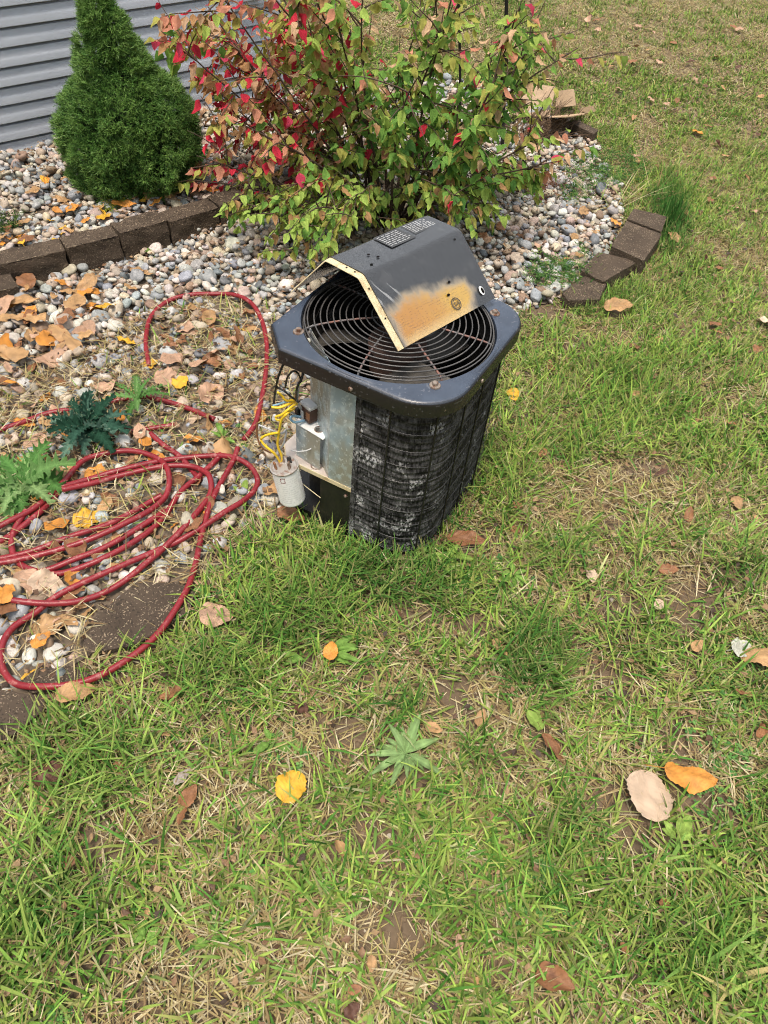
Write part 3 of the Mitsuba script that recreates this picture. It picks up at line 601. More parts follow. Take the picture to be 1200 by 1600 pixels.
for face, s, t in ((1, .006, .20), (1, .006, .44), (0, .006, .42), (0, .006, .82)):
    blob('punched_hole', face, s, t, .0024, .0024, 'mat_hole', lift=-.0012)
ring_ = blob('slot_rim', 0, .335, .17, .0085, .0125, 'mat_galv_pale', lift=.0026); blob('slot', 0, .337, .165, .0045, .0085, 'mat_hole', lift=.0034, parent=ring_)
lab1 = patch('warning_label', 1, .160, .250, .40, .97, 'mat_label')
lab2 = patch('warning_label', 1, .262, .352, .50, .985, 'mat_label')
r2 = np.random.default_rng(8)
for lab, s0, s1, t0, t1 in ((lab1, .165, .246, .44, .93), (lab2, .267, .348, .54, .95)):
    for k in range(7):
        t = t1 - (t1 - t0) * (k + .5) / 7; s = s0
        while s < s1 - .006:
            w = r2.uniform(.006, .018); e = min(s + w, s1); patch('printed_word', 1, s, e, t - .010, t + .010, 'mat_grey', .0017, lab); s = e + r2.uniform(.003, .006)
mk = blob('mark_ring', 0, .232, .175, .0165, .0165, 'mat_ink', lift=.002, inner=.86)
blob('mark_ring', 0, .232, .175, .0118, .0118, 'mat_ink', lift=.002, inner=.9, parent=mk)
tm = meshkit.text_mesh('SA', .010, .0004); tv = np.array(tm.vertices); tv[:, 0] -= tv[:, 0].mean(); tv[:, 1] -= .005
c_ = face_pt(.232, .175, 0, .0018); d_ = (K1 - K0) / np.linalg.norm(K1 - K0); n_ = np.cross(LD, d_); n_ *= np.sign(n_[2])
up('mark_letters', c_ + tv[:, :1] * LD + tv[:, 1:2] * d_ + tv[:, 2:] * n_, np.array(tm.faces), 'mat_ink', mk)

# ------------------------------------------------------------------ pebbles, dropped one by one onto a height field
rng = np.random.default_rng(11)
ico1, ico2 = trimesh.creation.icosphere(1), trimesh.creation.icosphere(2)
def pebble_forms(ico, n, seed):
    r = np.random.default_rng(seed); out = []
    v0 = np.array(ico.vertices)
    for k in range(n):
        v = np.sign(v0) * np.abs(v0) ** r.uniform(.82, 1.0, 3)
        rad = 1 + sum(r.uniform(-.11, .11) * np.cos((v0 @ r.normal(size=3)) * r.uniform(1.2, 2.6) + r.uniform(0, 6)) for _ in range(4))
        v = v * rad[:, None]
        for _ in range(r.integers(0, 5)):
            nrm = r.normal(size=3); nrm /= np.linalg.norm(nrm); hgt = r.uniform(.62, .9); e = np.maximum(v @ nrm - hgt, 0); v = v - e[:, None] * nrm * .85
        out.append(v)
    return out
forms1, forms2 = pebble_forms(ico1, 14, 1), pebble_forms(ico2, 14, 2)
GR = .006; GX0, GY0 = -4.4, -.2
HX, HY = int(6.4 / GR), int(7.0 / GR)
gxs, gys = GX0 + np.arange(HX) * GR, GY0 + np.arange(HY) * GR
XX, YY = np.meshgrid(gxs[::8], gys[::8], indexing='ij')
hf = np.kron(land(XX, YY), np.ones((8, 8)))[:HX, :HY].copy() + .002
cand = np.c_[rng.uniform(-4.2, 1.75, 120000), rng.uniform(.2, 6.3, 120000)]
vis = (cand[:, 0] > -.55 * cand[:, 1] - .55) & in_bed(cand[:, 0], cand[:, 1], -.012)
cand = cand[vis]
# thinner where soil, straw and leaves take over by the hose
hose_zone = GP([(-400, 560), (120, 560), (250, 470), (420, 470), (470, 640), (480, 800), (300, 960), (120, 1040), (-200, 1250), (-400, 1200)])[:, :2]
HZ = Polygon(hose_zone)
dep = np.where(inside(HZ, cand[:, 0], cand[:, 1]), .42, 1.0) * (0.75 + .5 * meshkit.fbm(np.c_[cand * 2.2, cand[:, :1] * 0], 2, 31))
cand = cand[rng.random(len(cand)) < dep]
cut = terrace(cand[:, 0], cand[:, 1]); d_e = (cand - EDGE[1]) @ e_nrm; s_e = (cand - EDGE[1]) @ e_dir
cand = cand[~((d_e > -.01) & (d_e < .13) & (s_e > -.8) & (s_e < e_len + .01))]
uc = (cand - C0[:2]) @ np.array([[math.cos(_y), -math.sin(_y)], [math.sin(_y), math.cos(_y)]]); cand = cand[~((np.abs(uc) < .25).all(1))]
area_n = 15500; cand = cand[:area_n]
PAV = [Polygon(GP(q, .02)[:, :2]) for q in ([(128, 1003), (145, 958), (212, 906), (272, 905), (310, 925), (296, 962), (212, 1012), (140, 1024)], [(26, 1068), (60, 1038), (128, 1036), (146, 1058), (100, 1080), (46, 1086)], [(-60, 1110), (0, 1074), (76, 1084), (70, 1114), (-10, 1176), (-70, 1190)])]
PAVM = PAV[0].union(PAV[1]).union(PAV[2])
for q in ([(950, 384), (1006, 414), (1040, 366), (990, 326), (976, 345)], [(904, 422), (943, 446), (1000, 412), (935, 392)], [(874, 458), (888, 474), (938, 470), (950, 446), (915, 428)]): PAVM = PAVM.union(Polygon(GP(q, .03)[:, :2]).buffer(-.014))
prepare(PAVM)
cand = cand[~contains_xy(PAVM, cand[:, 0], cand[:, 1])]
PB = []
for x, y in cand:
    a = float(np.clip(rng.lognormal(math.log(.0150), .36), .007, .040)); b = a * rng.uniform(.66, .92); c = a * rng.uniform(.40, .66)
    rr = (a + b) / 2 * .84; k = int(rr / GR) + 1; best = None
    for _ in range(4):
        jx, jy = x + rng.normal(0, .014), y + rng.normal(0, .014)
        i, j = int((jx - GX0) / GR), int((jy - GY0) / GR)
        if i < k or j < k or i >= HX - k or j >= HY - k: continue
        sub = hf[i - k:i + k + 1, j - k:j + k + 1]
        o = np.arange(-k, k + 1) * GR; q = 1 - (o[:, None]**2 + o[None, :]**2) / rr**2; m = q > 0
        dome = c * np.sqrt(np.clip(q, 0, 1))
        z = (sub + dome)[m].max() - .12 * c
        if best is None or z < best[0]: best = (z, jx, jy, i, j, dome, m)
    if best is None: continue
    z, jx, jy, i, j, dome, m = best
    if z - float(land(jx, jy)) > .046: continue
    sub = hf[i - k:i + k + 1, j - k:j + k + 1]; sub[m] = np.maximum(sub[m], z + dome[m])
    PB.append((jx, jy, z, a, b, c))
PB = np.array(PB)
STONE = pal((152, 157, 162), (170, 171, 170), (184, 172, 152), (192, 188, 179), (178, 160, 147), (146, 124, 104), (108, 113, 118), (208, 205, 198), (166, 156, 141), (156, 159, 155), (182, 160, 144)) * .86 + .012
wts = np.array([.14, .12, .16, .14, .10, .07, .06, .07, .08, .04, .02]); wts /= wts.sum()
pi_ = rng.choice(len(STONE), len(PB), p=wts)
pcol = STONE[pi_] * rng.uniform(.78, 1.12, (len(PB), 1)) * rng.uniform(.95, 1.05, (len(PB), 3))
def rand_rot(n, r, tilt=.35):
    az = r.uniform(0, 2 * np.pi, n); ax, ay = r.normal(0, tilt, n), r.normal(0, tilt, n)
    ca, sa = np.cos(az), np.sin(az); one, zero = np.ones(n), np.zeros(n)
    Rz = np.stack([ca, -sa, zero, sa, ca, zero, zero, zero, one], -1).reshape(n, 3, 3)
    Rx = np.stack([one, zero, zero, zero, np.cos(ax), -np.sin(ax), zero, np.sin(ax), np.cos(ax)], -1).reshape(n, 3, 3)
    Ry = np.stack([np.cos(ay), zero, np.sin(ay), zero, one, zero, -np.sin(ay), zero, np.cos(ay)], -1).reshape(n, 3, 3)
    return Rz @ Rx @ Ry
PR = rand_rot(len(PB), rng)
prj = (PB[:, :3] - [0, 0, H]); w_ = prj @ FW; sx = 600 + FPX * (prj @ RT) / w_; sy = 800 - FPX * (prj @ UP) / w_
shown = (sx > 0) & (sx < 1200) & (sy > 0) & (sy < 1600)
# behind the shrub or the unit nothing of the single stone is seen
hid = ((sx > 430) & (sx < 800) & (sy > 330) & (sy < 860)) | ((sx > 400) & (sx < 820) & (sy < 330))
size_px = PB[:, 3] / w_ * FPX * np.where(shown & ~hid, 1, .01)
big = set(np.argsort(-size_px)[:300].tolist())
octo = trimesh.Trimesh([[1, 0, 0], [-1, 0, 0], [0, 1, 0], [0, -1, 0], [0, 0, 1], [0, 0, -1]], [[0, 2, 4], [2, 1, 4], [1, 3, 4], [3, 0, 4], [2, 0, 5], [1, 2, 5], [3, 1, 5], [0, 3, 5]]).subdivide(); octo.vertices /= np.linalg.norm(octo.vertices, axis=1, keepdims=True)
forms0, pf0 = pebble_forms(octo, 14, 5), np.array(octo.faces)
mb1 = MB(); pf1, pf2 = np.array(ico1.faces), np.array(ico2.faces)
fi = rng.integers(0, 14, len(PB))
def pebble(i, forms, mott):
    v = (forms[fi[i]] * PB[i, 3:6]) @ PR[i].T + PB[i, :3]
    q = meshkit.noise(v * 95 + i, 3); c = pcol[i] * (1 + mott * (q - .5))[:, None]
    return v, c
for i in range(len(PB)):
    if i in big:
        v, c = pebble(i, forms2, .5); add('pebble', (v, pf2), 'mat_pebble', 'gravel_bed', smooth=True, color=c)
    else:
        far_ = PB[i, 1] > 3.7 or hid[i]; v, c = pebble(i, forms0 if far_ else forms1, .4); mb1.put(v, pf0 if far_ else pf1, c)
add('small_pebbles', mb1.mesh(), 'mat_pebble', 'gravel_bed', smooth=True, color=mb1.color(), kind='stuff')
del mb1

# ------------------------------------------------------------------ hose
hs = thing('hose', 'long red rubber hose lying in loose coils on the gravel left of the condenser', 'hose')
HP = []
def hose_run(pts, z, name='run', r=.0087):
    p = GP(pts, .03)[:, :2]; p = smooth_path(np.c_[p, np.zeros(len(p))], 9)
    zz = np.zeros(len(p))
    for i, (x, y, _) in enumerate(p):
        a, b = int((x - GX0) / GR), int((y - GY0) / GR)
        zz[i] = hf[max(a - 2, 0):a + 3, max(b - 2, 0):b + 3].max() if 2 < a < HX - 3 and 2 < b < HY - 3 else 0
    gz_ = land(p[:, 0], p[:, 1]); wet = contains_xy(BED, p[:, 0], p[:, 1]); zz = np.where(wet, zz, gz_ + .024); zz = np.where(contains_xy(PAVM, p[:, 0], p[:, 1]), np.maximum(zz, gz_ + .030), zz)
    k = np.hanning(27); k /= k.sum(); zz = np.convolve(np.pad(zz, 13, mode='edge'), k, 'valid')
    p[:, 2] = zz * .85 + r * .8 + z; HP.append(p[:, :2])
    v, f = tube(p, r, 12); add(name, (v, f), 'mat_hose', hs, smooth=True)
hose_run([(231, 562), (227, 540), (227, 516), (233, 490), (256, 468), (290, 458), (340, 454), (370, 460), (395, 475), (409, 498), (416, 530), (416, 562), (412, 600), (404, 640), (396, 662), (380, 680)], .0)
hose_run([(-40, 676), (0, 665), (30, 655), (70, 640), (110, 632), (150, 622), (190, 615), (213, 611), (250, 617), (300, 632), (334, 648)], -.003)
hose_run([(200, 664), (235, 658), (272, 655)], -.003)
hose_run([(234, 674), (255, 690), (280, 706), (300, 728), (312, 742)], -.004)
hose_run([(-40, 840), (0, 820), (50, 793), (95, 752), (128, 714), (160, 703), (200, 700), (235, 708), (255, 722), (264, 742), (262, 765), (249, 783), (215, 808), (160, 834), (110, 850), (60, 863), (0, 877), (-50, 884)], .012)
hose_run([(96, 760), (140, 744), (180, 732), (256, 714), (320, 707), (360, 712), (390, 726), (402, 746), (396, 766), (378, 786), (350, 804), (323, 820), (286, 839), (257, 851), (205, 875), (147, 901), (92, 927), (55, 952), (22, 974), (5, 1000), (0, 1029), (8, 1052), (29, 1069), (66, 1075), (110, 1072), (154, 1058), (198, 1033), (235, 1004), (264, 971), (290, 927), (304, 883), (315, 835), (330, 787), (350, 748), (366, 716), (372, 702)], .006)
hose_run([(98, 768), (140, 755), (180, 741), (248, 727), (296, 726), (320, 738), (330, 756), (326, 780), (294, 820), (257, 853), (235, 872), (191, 905), (139, 930), (92, 941), (37, 943), (-10, 936), (-60, 925)], .010)
hose_run([(40, 795), (18, 826), (15, 852), (28, 874), (55, 886), (95, 888), (147, 875), (191, 853), (227, 828), (255, 800), (282, 762), (312, 737), (338, 714), (346, 696)], .004)
hose_run([(55, 888), (80, 881), (110, 871), (158, 853), (205, 828), (240, 806), (257, 791)], .004)
hose_run([(-40, 874), (0, 866), (55, 851), (110, 831), (165, 813), (205, 793), (235, 775), (252, 768)], .001)
hose_run([(-40, 862), (0, 838), (35, 814), (59, 794), (80, 770), (100, 750)], .002)

# ------------------------------------------------------------------ leaves: one curved blade with midrib, veins, stalk
def leaf_form(r, L, aspect=.75, nu=8, nv=5, curl=.3, roll=.3, wob=.12, tip=1.0, stalk=.35, base=.35, rnd=0.0):
    """Leaf lying along +x from its stalk; returns v, f and a shade 0..1 per vertex (0 on veins)."""
    s = np.linspace(0, 1, nu); t = np.linspace(-1, 1, nv)
    w = np.sin(np.pi * np.clip(s, 0, 1) ** (.55 + .25 * base)) ** (.75) * (1 - .25 * tip * s)
    w = w * (1 - rnd) + rnd * np.sqrt(np.clip(1 - (2 * s - 1)**2, 0, 1)); w = np.maximum(w, 0) * aspect * .5
    w = w * (1 + (.055 if nu < 12 else .03) * r.normal(size=nu) + (.035 * (-1.0) ** np.arange(nu) if nu > 12 else 0)); w[-1] = .01; w[0] = .04
    Sg, Tg = np.meshgrid(s, t, indexing='ij'); Wg = w[:, None] * Tg
    bend = r.uniform(-1, 1) * curl
    Zg = bend * (Sg - .5)**2 + roll * r.uniform(.4, 1.2) * np.abs(Wg)**1.3 * r.choice([1, 1, -1]) + .22 * min(1, roll / .35 + .1) * Wg * Tg * np.sin(Sg * r.uniform(9, 17) + np.sign(Tg) * r.uniform(0, 3)) + wob * .5 * (meshkit.noise(np.stack([Sg * 4 + r.uniform(0, 99), Tg * 2.2, Sg * 0], -1), 2) - .5)
    V = np.stack([Sg, Wg + .05 * bend * np.sin(Sg * 3), Zg], -1).reshape(-1, 3) * L
    F = grid(nu, nv)
    if nu > 12:
        fv_ = (Sg * 6.5 - np.abs(Tg) * 1.6) % 1.0; vein_ = (fv_ > .22) * (np.abs(Tg) > .10); Zg = Zg - .012 * (1 - vein_) + .035 * (meshkit.fbm(np.stack([Sg * 9 + r.uniform(0, 99), Tg * 5, Sg * 0], -1), 2, 6) - .5)
    else: vein_ = np.abs(Tg) > .12
    sh = vein_ * .6 + .4 * meshkit.noise(np.stack([Sg * 5 + r.uniform(0, 99), Tg * 3, Sg * 0], -1), 4)
    if stalk:
        k = len(V); a = np.array([[-stalk, .0, .02], [-stalk, .018, .02], [0.03, .018, V[nv // 2, 2] / L], [.03, -.0, V[nv // 2, 2] / L]]) * L
        V = np.vstack([V, a]); F = np.vstack([F, tris([[k, k + 1, k + 2, k + 3]])]); sh = np.r_[sh.reshape(-1), np.zeros(4)]
    return V, F, sh.reshape(-1)
def leaf_colors(r, sh, V, col, vein=.66, blot=.38, dark=None):
    c = col * (vein + (1 - vein) * sh)[:, None]
    q = meshkit.fbm(V * 45 + r.uniform(0, 99), 2, 5)[:, None]
    c = c * (1 + blot * (q - .5) * 2)
    if dark is not None: c = c * (1 - sstep(.58, .72, q)) + np.asarray(dark) * sstep(.58, .72, q)
    return np.clip(c, .004, .9)
def ground_at(x, y):
    i, j = int((x - GX0) / GR), int((y - GY0) / GR)
    if 3 < i < HX - 3 and 3 < j < HY - 3 and contains_xy(BED, x, y): return float(hf[i - 3:i + 4, j - 3:j + 4].max()) * .7 + float(hf[i, j]) * .3
    return float(land(x, y)) + .026
TAN, PALE, YEL, ORG, BRN, DBR, PNK = pal((186, 148, 104), (216, 190, 164), (226, 176, 58), (214, 146, 66), (146, 102, 70), (94, 62, 48), (192, 156, 130)) * .80
LR = np.random.default_rng(77); FALL = []
def fallen(px, py, size, col, name, group=None, aspect=.75, rot=None, lift=0.0, curl=.35, tilt=.18, roll=.35, stalk=.35, dark=None, vein=.72, rnd=.35, nuv=(9, 7)):
    p = G(px, py, .03); FALL.append((p[0], p[1], size * float(px_m(p)) * .42)); L = size * float(px_m(p)) ; z = ground_at(p[0], p[1]) + lift
    V, F, sh = leaf_form(LR, L, aspect, nuv[0], nuv[1], curl, roll, .14, stalk=stalk, rnd=rnd)
    C = leaf_colors(LR, sh, V, col * LR.uniform(.88, 1.1), vein, dark=dark)
    V = V - [L * .5, 0, V[:, 2].min() * .6]
    a = LR.uniform(0, 2 * np.pi) if rot is None else math.radians(rot)
    tx, ty = LR.normal(0, tilt, 2)
    R = rotz(a) @ np.array([[1, 0, 0], [0, math.cos(tx), -math.sin(tx)], [0, math.sin(tx), math.cos(tx)]]) @ np.array([[math.cos(ty), 0, math.sin(ty)], [0, 1, 0], [-math.sin(ty), 0, math.cos(ty)]])
    V = V @ R.T; V = V + [p[0], p[1], max(z, z - V[:, 2].min() * .5)]
    add('fallen_leaf', (V, F), 'mat_dry_leaf', label=name, cat='leaf', group=group, smooth=True, color=C)
SPOT = [  # photo place, length in photo pixels, colour, label, options
    (455, 1228, 52, YEL, 'bright yellow round leaf on the lawn left of the rosette weed', dict(aspect=.95, rot=70, tilt=.1, rnd=.9)),
    (1014, 1243, 80, PALE * .86, 'large pale beige leaf beside an orange leaf on the lawn', dict(aspect=1.02, rot=100, tilt=.08, vein=.9, rnd=1.0, roll=.03, curl=.1)),
    (1076, 1217, 80, ORG, 'large orange leaf touching the pale beige leaf on the lawn', dict(aspect=.62, rot=-10, tilt=.15, rnd=.7)),
    (1190, 1032, 62, TAN, 'tan leaf at the right edge of the photo', dict(aspect=.75, rot=-40)),
    (1160, 1012, 42, pal((170, 172, 160))[0], 'greyish leaf left of the tan leaf at the right edge', dict(aspect=.8, rot=20)),
    (1032, 942, 24, PALE, 'small round cream leaf on bare soil right of the middle', dict(aspect=.9)),
    (925, 898, 26, PALE, 'small cream leaf on grass right of the condenser', dict(aspect=.8)),
    (517, 1024, 32, ORG, 'orange leaf lying on the narrow leaves of a plantain', dict(aspect=.8, lift=.02)),
    (782, 1010, 34, TAN, 'small folded tan leaf on the bare soil patch below the condenser', dict(aspect=.5, rot=-50)),
    (752, 1120, 30, TAN, 'tan leaf standing in grass above the rosette weed', dict(aspect=.6, rot=70)),
    (865, 1167, 52, BRN, 'ragged dark brown leaf left of the pale and orange pair', dict(aspect=.45, rot=-50, dark=DBR)),
    (868, 1533, 62, BRN, 'curled rusty brown leaf near the bottom edge of the photo', dict(aspect=.7, roll=.9, rot=-20, dark=DBR)),
    (550, 1580, 30, DBR, 'small dark red leaf at the bottom edge of the photo', dict(aspect=.8)),
    (80, 1207, 56, DBR, 'dark brown leaf in tall grass at the lower left', dict(aspect=.7, roll=.8)),
    (285, 1212, 34, pal((150, 140, 132))[0], 'grey withered leaf above a brown one on the left lawn', dict(aspect=.5, rot=60)),
    (294, 1243, 40, BRN, 'brown leaf below the grey withered leaf on the left lawn', dict(aspect=.7, rot=70, roll=.7)),
    (338, 962, 52, PNK, 'pinkish tan leaf at the grass edge right of the lowest paver', dict(aspect=.85, rot=0)),
    (266, 1084, 36, BRN, 'small brown leaf below the lowest hose loop', dict(aspect=.7)),
    (965, 482, 46, TAN, 'curled tan leaf casting a shadow on the grass right of the condenser', dict(aspect=.6, rot=10, lift=.02, roll=.9)),
    (802, 618, 26, YEL, 'yellow leaf on the grass beside the right side of the condenser', dict(aspect=.8)),
    (1046, 888, 32, BRN, 'rusty ragged leaf on the right lawn', dict(aspect=.6)),
    (1092, 1006, 30, TAN, 'tan leaf stub above the clover at the right', dict(aspect=.6)),
    (1162, 1082, 28, BRN, 'small orange brown leaf beside the clover near the right edge', dict(aspect=.6)),
    (1192, 1140, 40, BRN, 'rust coloured leaf cut by the right edge of the photo', dict(aspect=.5)),
    (718, 1478, 34, PNK, 'slim pink tan leaf low in the middle of the lawn', dict(aspect=.4, rot=-80)),
    (580, 1506, 24, TAN, 'small tan leaf in the lower middle of the lawn', dict(aspect=.7)),
    (156, 735, 52, ORG, 'orange tan leaf inside the upper hose loop', dict(aspect=.7, rot=0)),
    (135, 801, 48, YEL * .95, 'yellow tan leaf inside the middle hose loops', dict(aspect=.85, rot=30)),
    (42, 905, 44, PNK, 'pinkish leaf left of a pale one below the inner hose loops', dict(aspect=.9)),
    (70, 910, 60, PALE * .95, 'large pale pinkish leaf below the inner hose loops', dict(aspect=.9, rot=-10)),
    (10, 930, 50, ORG, 'orange tan leaf at the left edge under a hose loop', dict(aspect=.7)),
    (78, 968, 66, TAN, 'tan curled leaf inside the lowest hose loop', dict(aspect=.7, rot=30)),
    (68, 1005, 34, ORG, 'small orange leaf in the lowest hose loop', dict(aspect=.75, rot=60)),
    (45, 1046, 40, YEL * .9, 'yellowish leaf on the edge of a paver in the lowest hose loop', dict(aspect=.4, rot=40)),
    (120, 1084, 60, TAN, 'crumpled tan leaf under the lowest hose loop', dict(aspect=.6, roll=.8, rot=30)),
    (266, 585, 52, PNK, 'pinkish tan leaf below the upper hose arc', dict(aspect=.75, rot=10)),
    (330, 610, 48, PNK, 'broad pinkish leaf standing right of the yellow centred leaf', dict(aspect=.9, rot=60, tilt=.35)),
    (282, 592, 30, YEL, 'small yellow leaf lying on a pale leaf below the hose arc', dict(aspect=.9, lift=.012)),
    (266, 556, 44, PNK, 'pinkish leaf inside the hose arc', dict(aspect=.85)),
    (300, 640, 30, PALE, 'small pale leaf near the thistle right of the hose', dict(aspect=.8)),
    (382, 506, 28, YEL, 'small yellow leaf on pebbles inside the hose arc', dict(aspect=.8)),
    (232, 557, 26, YEL * .95, 'small yellow tan leaf at the left end of the hose arc', dict(aspect=.8)),
    (196, 529, 34, YEL, 'pale yellow leaf on pebbles left of the hose arc', dict(aspect=.7)),
    (165, 480, 34, YEL, 'golden leaf on pebbles left of the hose arc', dict(aspect=.4, rot=10)),
    (220, 420, 36, TAN, 'tan leaf on pebbles below the edging row', dict(aspect=.5, rot=5)),
    (203, 448, 32, TAN, 'tan leaf on pebbles above the hose arc', dict(aspect=.5)),
    (37, 470, 52, TAN, 'broad orange tan leaf beside the low edging block', dict(aspect=.5, rot=10)),
    (42, 487, 40, ORG, 'orange tan leaf just below the broad leaf at the low edging block', dict(aspect=.5)),
    (125, 452, 40, ORG, 'golden leaf in the pile below the leftmost edging blocks', dict(aspect=.6, rot=40)),
    (108, 449, 34, TAN, 'tan leaf in the pile below the leftmost edging blocks', dict(aspect=.6)),
    (42, 441, 40, BRN, 'brown leaf in the pile at the foot of the leftmost block', dict(aspect=.8)),
    (134, 440, 40, TAN, 'upright tan leaf leaning in the pile below the second block', dict(aspect=.6, tilt=.6)),
    (198, 336, 38, ORG, 'orange leaf on the terrace edge below the evergreen', dict(aspect=.38, rot=5, lift=.0)),
    (328, 315, 34, ORG, 'orange leaf on the terrace right below the evergreen', dict(aspect=.4, rot=12)),
    (168, 360, 24, YEL, 'yellow leaf on the edging block below the orange leaf', dict(aspect=.6, lift=.015)),
    (36, 391, 28, YEL, 'yellow leaf on the terrace above the leftmost edging block', dict(aspect=.5)),
    (86, 391, 26, YEL, 'yellow leaf on top of the joint of the first two blocks', dict(aspect=.7, lift=.02)),
    (118, 342, 26, ORG, 'orange leaf on terrace pebbles left of the evergreen', dict(aspect=.7)),
    (105, 328, 22, TAN, 'tan leaf on terrace pebbles above the orange one', dict(aspect=.7)),
    (104, 370, 18, YEL, 'small yellow leaf on terrace pebbles behind the second block', dict(aspect=.8)),
    (168, 325, 24, YEL, 'yellow leaf at the foot of the evergreen', dict(aspect=.7)),
    (930, 208, 20, ORG, 'small orange leaf by the farthest edging block', dict(aspect=.7)),
    (960, 350, 22, ORG, 'orange leaf on pebbles beside the right edging blocks', dict(aspect=.7)),
    (1088, 208, 22, ORG, 'orange leaf on the far right lawn', dict(aspect=.6)),
    (1052, 370, 24, TAN, 'tan leaf on grass right of the largest right edging block', dict(aspect=.7)),
    (1198, 500, 26, PALE, 'pale leaf at the right edge beside the condenser height', dict(aspect=.7)),
    (1185, 545, 28, BRN, 'brown leaf by the right edge on the middle lawn', dict(aspect=.7)),
    (860, 572, 22, BRN, 'greyish brown leaf right of the condenser', dict(aspect=.7)),
    (730, 842, 62, BRN, 'flat brown leaf by the lower right corner of the condenser', dict(aspect=.5, rot=-5)),
    (470, 1106, 24, DBR, 'small dark purple leaf under the plantain', dict(aspect=.8)),
    (455, 805, 48, BRN, 'brown curled leaf under the hanging capacitor', dict(aspect=.6, rot=-20)),
    (425, 768, 34, TAN, 'tan leaf left of the hanging capacitor', dict(aspect=.7)),
    (405, 640, 34, ORG, 'orange leaf left of the yellow wires', dict(aspect=.6)),
]
for px, py, size, col, lab, o in SPOT: fallen(px, py, size, col, lab, nuv=(21, 13) if size > 30 else (13, 9), **o)
def hue(c):
    k = {'tan': TAN, 'pinkish': PNK, 'orange': ORG, 'brown': BRN, 'yellow': YEL, 'dark brown': DBR, 'pale': PALE}
    return min(k, key=lambda n: np.abs(np.log(k[n] / c)).sum())
def scatter(n, poly, sizes, cols, lab, group, seed, aspect=(.45, .95), tilt=.3, avoid=None):
    r = np.random.default_rng(seed); P = Polygon(poly); x0, y0, x1, y1 = P.bounds; k = 0
    while k < n:
        x, y = r.uniform(x0, x1), r.uniform(y0, y1)
        if not P.contains(Point(x, y)): continue
        k += 1
        c = cols[r.integers(len(cols))]; sz = r.uniform(*sizes); asp = r.uniform(*aspect)
        look = ('large ' if sz > sizes[0] + .66 * (sizes[1] - sizes[0]) else 'small ' if sz < sizes[0] + .33 * (sizes[1] - sizes[0]) else 'middling ') + ('narrow ' if asp < (aspect[0] + aspect[1]) / 2 else 'broad ') + hue(c)
        fallen(x, y, sz, c, f'{look} leaf {lab}', f'{look} leaves {group}', aspect=asp, tilt=tilt, roll=r.uniform(.2, .9), curl=r.uniform(.1, .6))
scatter(95, [(0, 500), (140, 560), (230, 560), (390, 560), (420, 640), (400, 720), (340, 800), (240, 900), (100, 1000), (0, 1060)], (18, 42), [TAN, PNK, BRN, TAN, PNK, ORG * .9, BRN * .8], 'in the litter among the hose coils', 'around the hose', 1)
scatter(40, [(0, 440), (150, 430), (160, 500), (110, 560), (0, 580)], (20, 44), [TAN, BRN, PNK, TAN, ORG * .9], 'on the gravel between the low edging block and the hose', 'on the gravel at the left', 2)
scatter(34, [(240, 470), (395, 480), (400, 600), (250, 560)], (18, 34), [BRN, TAN, PNK, BRN * .8], 'on the gravel inside the upper hose arc', 'inside the hose arc', 3)
scatter(34, [(40, 300), (140, 290), (300, 310), (330, 300), (250, 335), (60, 395), (0, 400), (0, 330)], (12, 26), [ORG, TAN, BRN, YEL, TAN, BRN], 'on the terrace gravel near the foot of the evergreen', 'on the terrace', 4, (.4, .8))
scatter(14, [(560, 330), (760, 340), (900, 330), (960, 330), (900, 420), (790, 400)], (14, 22), [BRN, TAN, PNK], 'on the gravel right of the shrub', 'on the gravel at the right', 5)
scatter(16, [(860, 560), (1190, 480), (1190, 880), (760, 860)], (14, 26), [BRN, DBR, BRN, TAN], 'lost in the grass right of the condenser', 'on the middle lawn', 6)
scatter(13, [(0, 1180), (500, 1060), (1190, 1060), (1190, 1590), (0, 1590)], (16, 30), [BRN, DBR, TAN, BRN], 'lost in the near lawn', 'on the near lawn', 7)
scatter(60, [(860, 20), (1190, 20), (1190, 440), (1060, 420), (960, 200), (880, 120)], (8, 17), [BRN, DBR, BRN, TAN, PNK], 'on the far lawn beyond the edging blocks', 'on the far lawn', 8)

# ------------------------------------------------------------------ conical evergreen
ev = thing('conical_evergreen', 'dense dark green conical evergreen shrub on the gravel terrace by the house wall', 'shrub')
er = np.random.default_rng(21)
EB = G(221, 284, ZT); d = ray(147, -30); n_ = np.array([EB[0], EB[1], 0]) / np.hypot(EB[0], EB[1]); ET = np.array([0, 0, H]) + d * (((EB - [0, 0, H]) @ n_) / (d @ n_))
ex = ET - EB; EL = np.linalg.norm(ex); ex /= EL; e1 = np.cross(ex, n_); e1 /= np.linalg.norm(e1); e2 = np.cross(ex, e1)
prof_t = np.array([-.02, .04, .12, .20, .30, .40, .47, .52, .57, .63, .70, .80, .90, .96, 1.0]); prof_r = np.array([.23, .29, .325, .335, .33, .31, .285, .24, .195, .168, .142, .112, .08, .045, .006]) * np.array([.93] * 7 + [.90, .86, .84, .82, .80, .78, .8, 1]) * .95
def ev_at(t, a, r): return EB + (t * EL)[..., None] * ex + (r * np.cos(a))[..., None] * e1 + (r * np.sin(a))[..., None] * e2
def ev_base(t, a):
    q = np.stack([np.cos(a) * 1.8, np.sin(a) * 1.8, t * 6.0], -1)
    r = np.interp(t, prof_t, prof_r); return r * (1 + .34 * (meshkit.fbm(q, 2, 3) - .5))
ct_, ca_ = er.random(2600), er.uniform(0, 2 * np.pi, 2600); kk = er.random(2600) < (np.interp(ct_, prof_t, prof_r) + .02) / .36; ct_, ca_ = ct_[kk][:330], ca_[kk][:330]
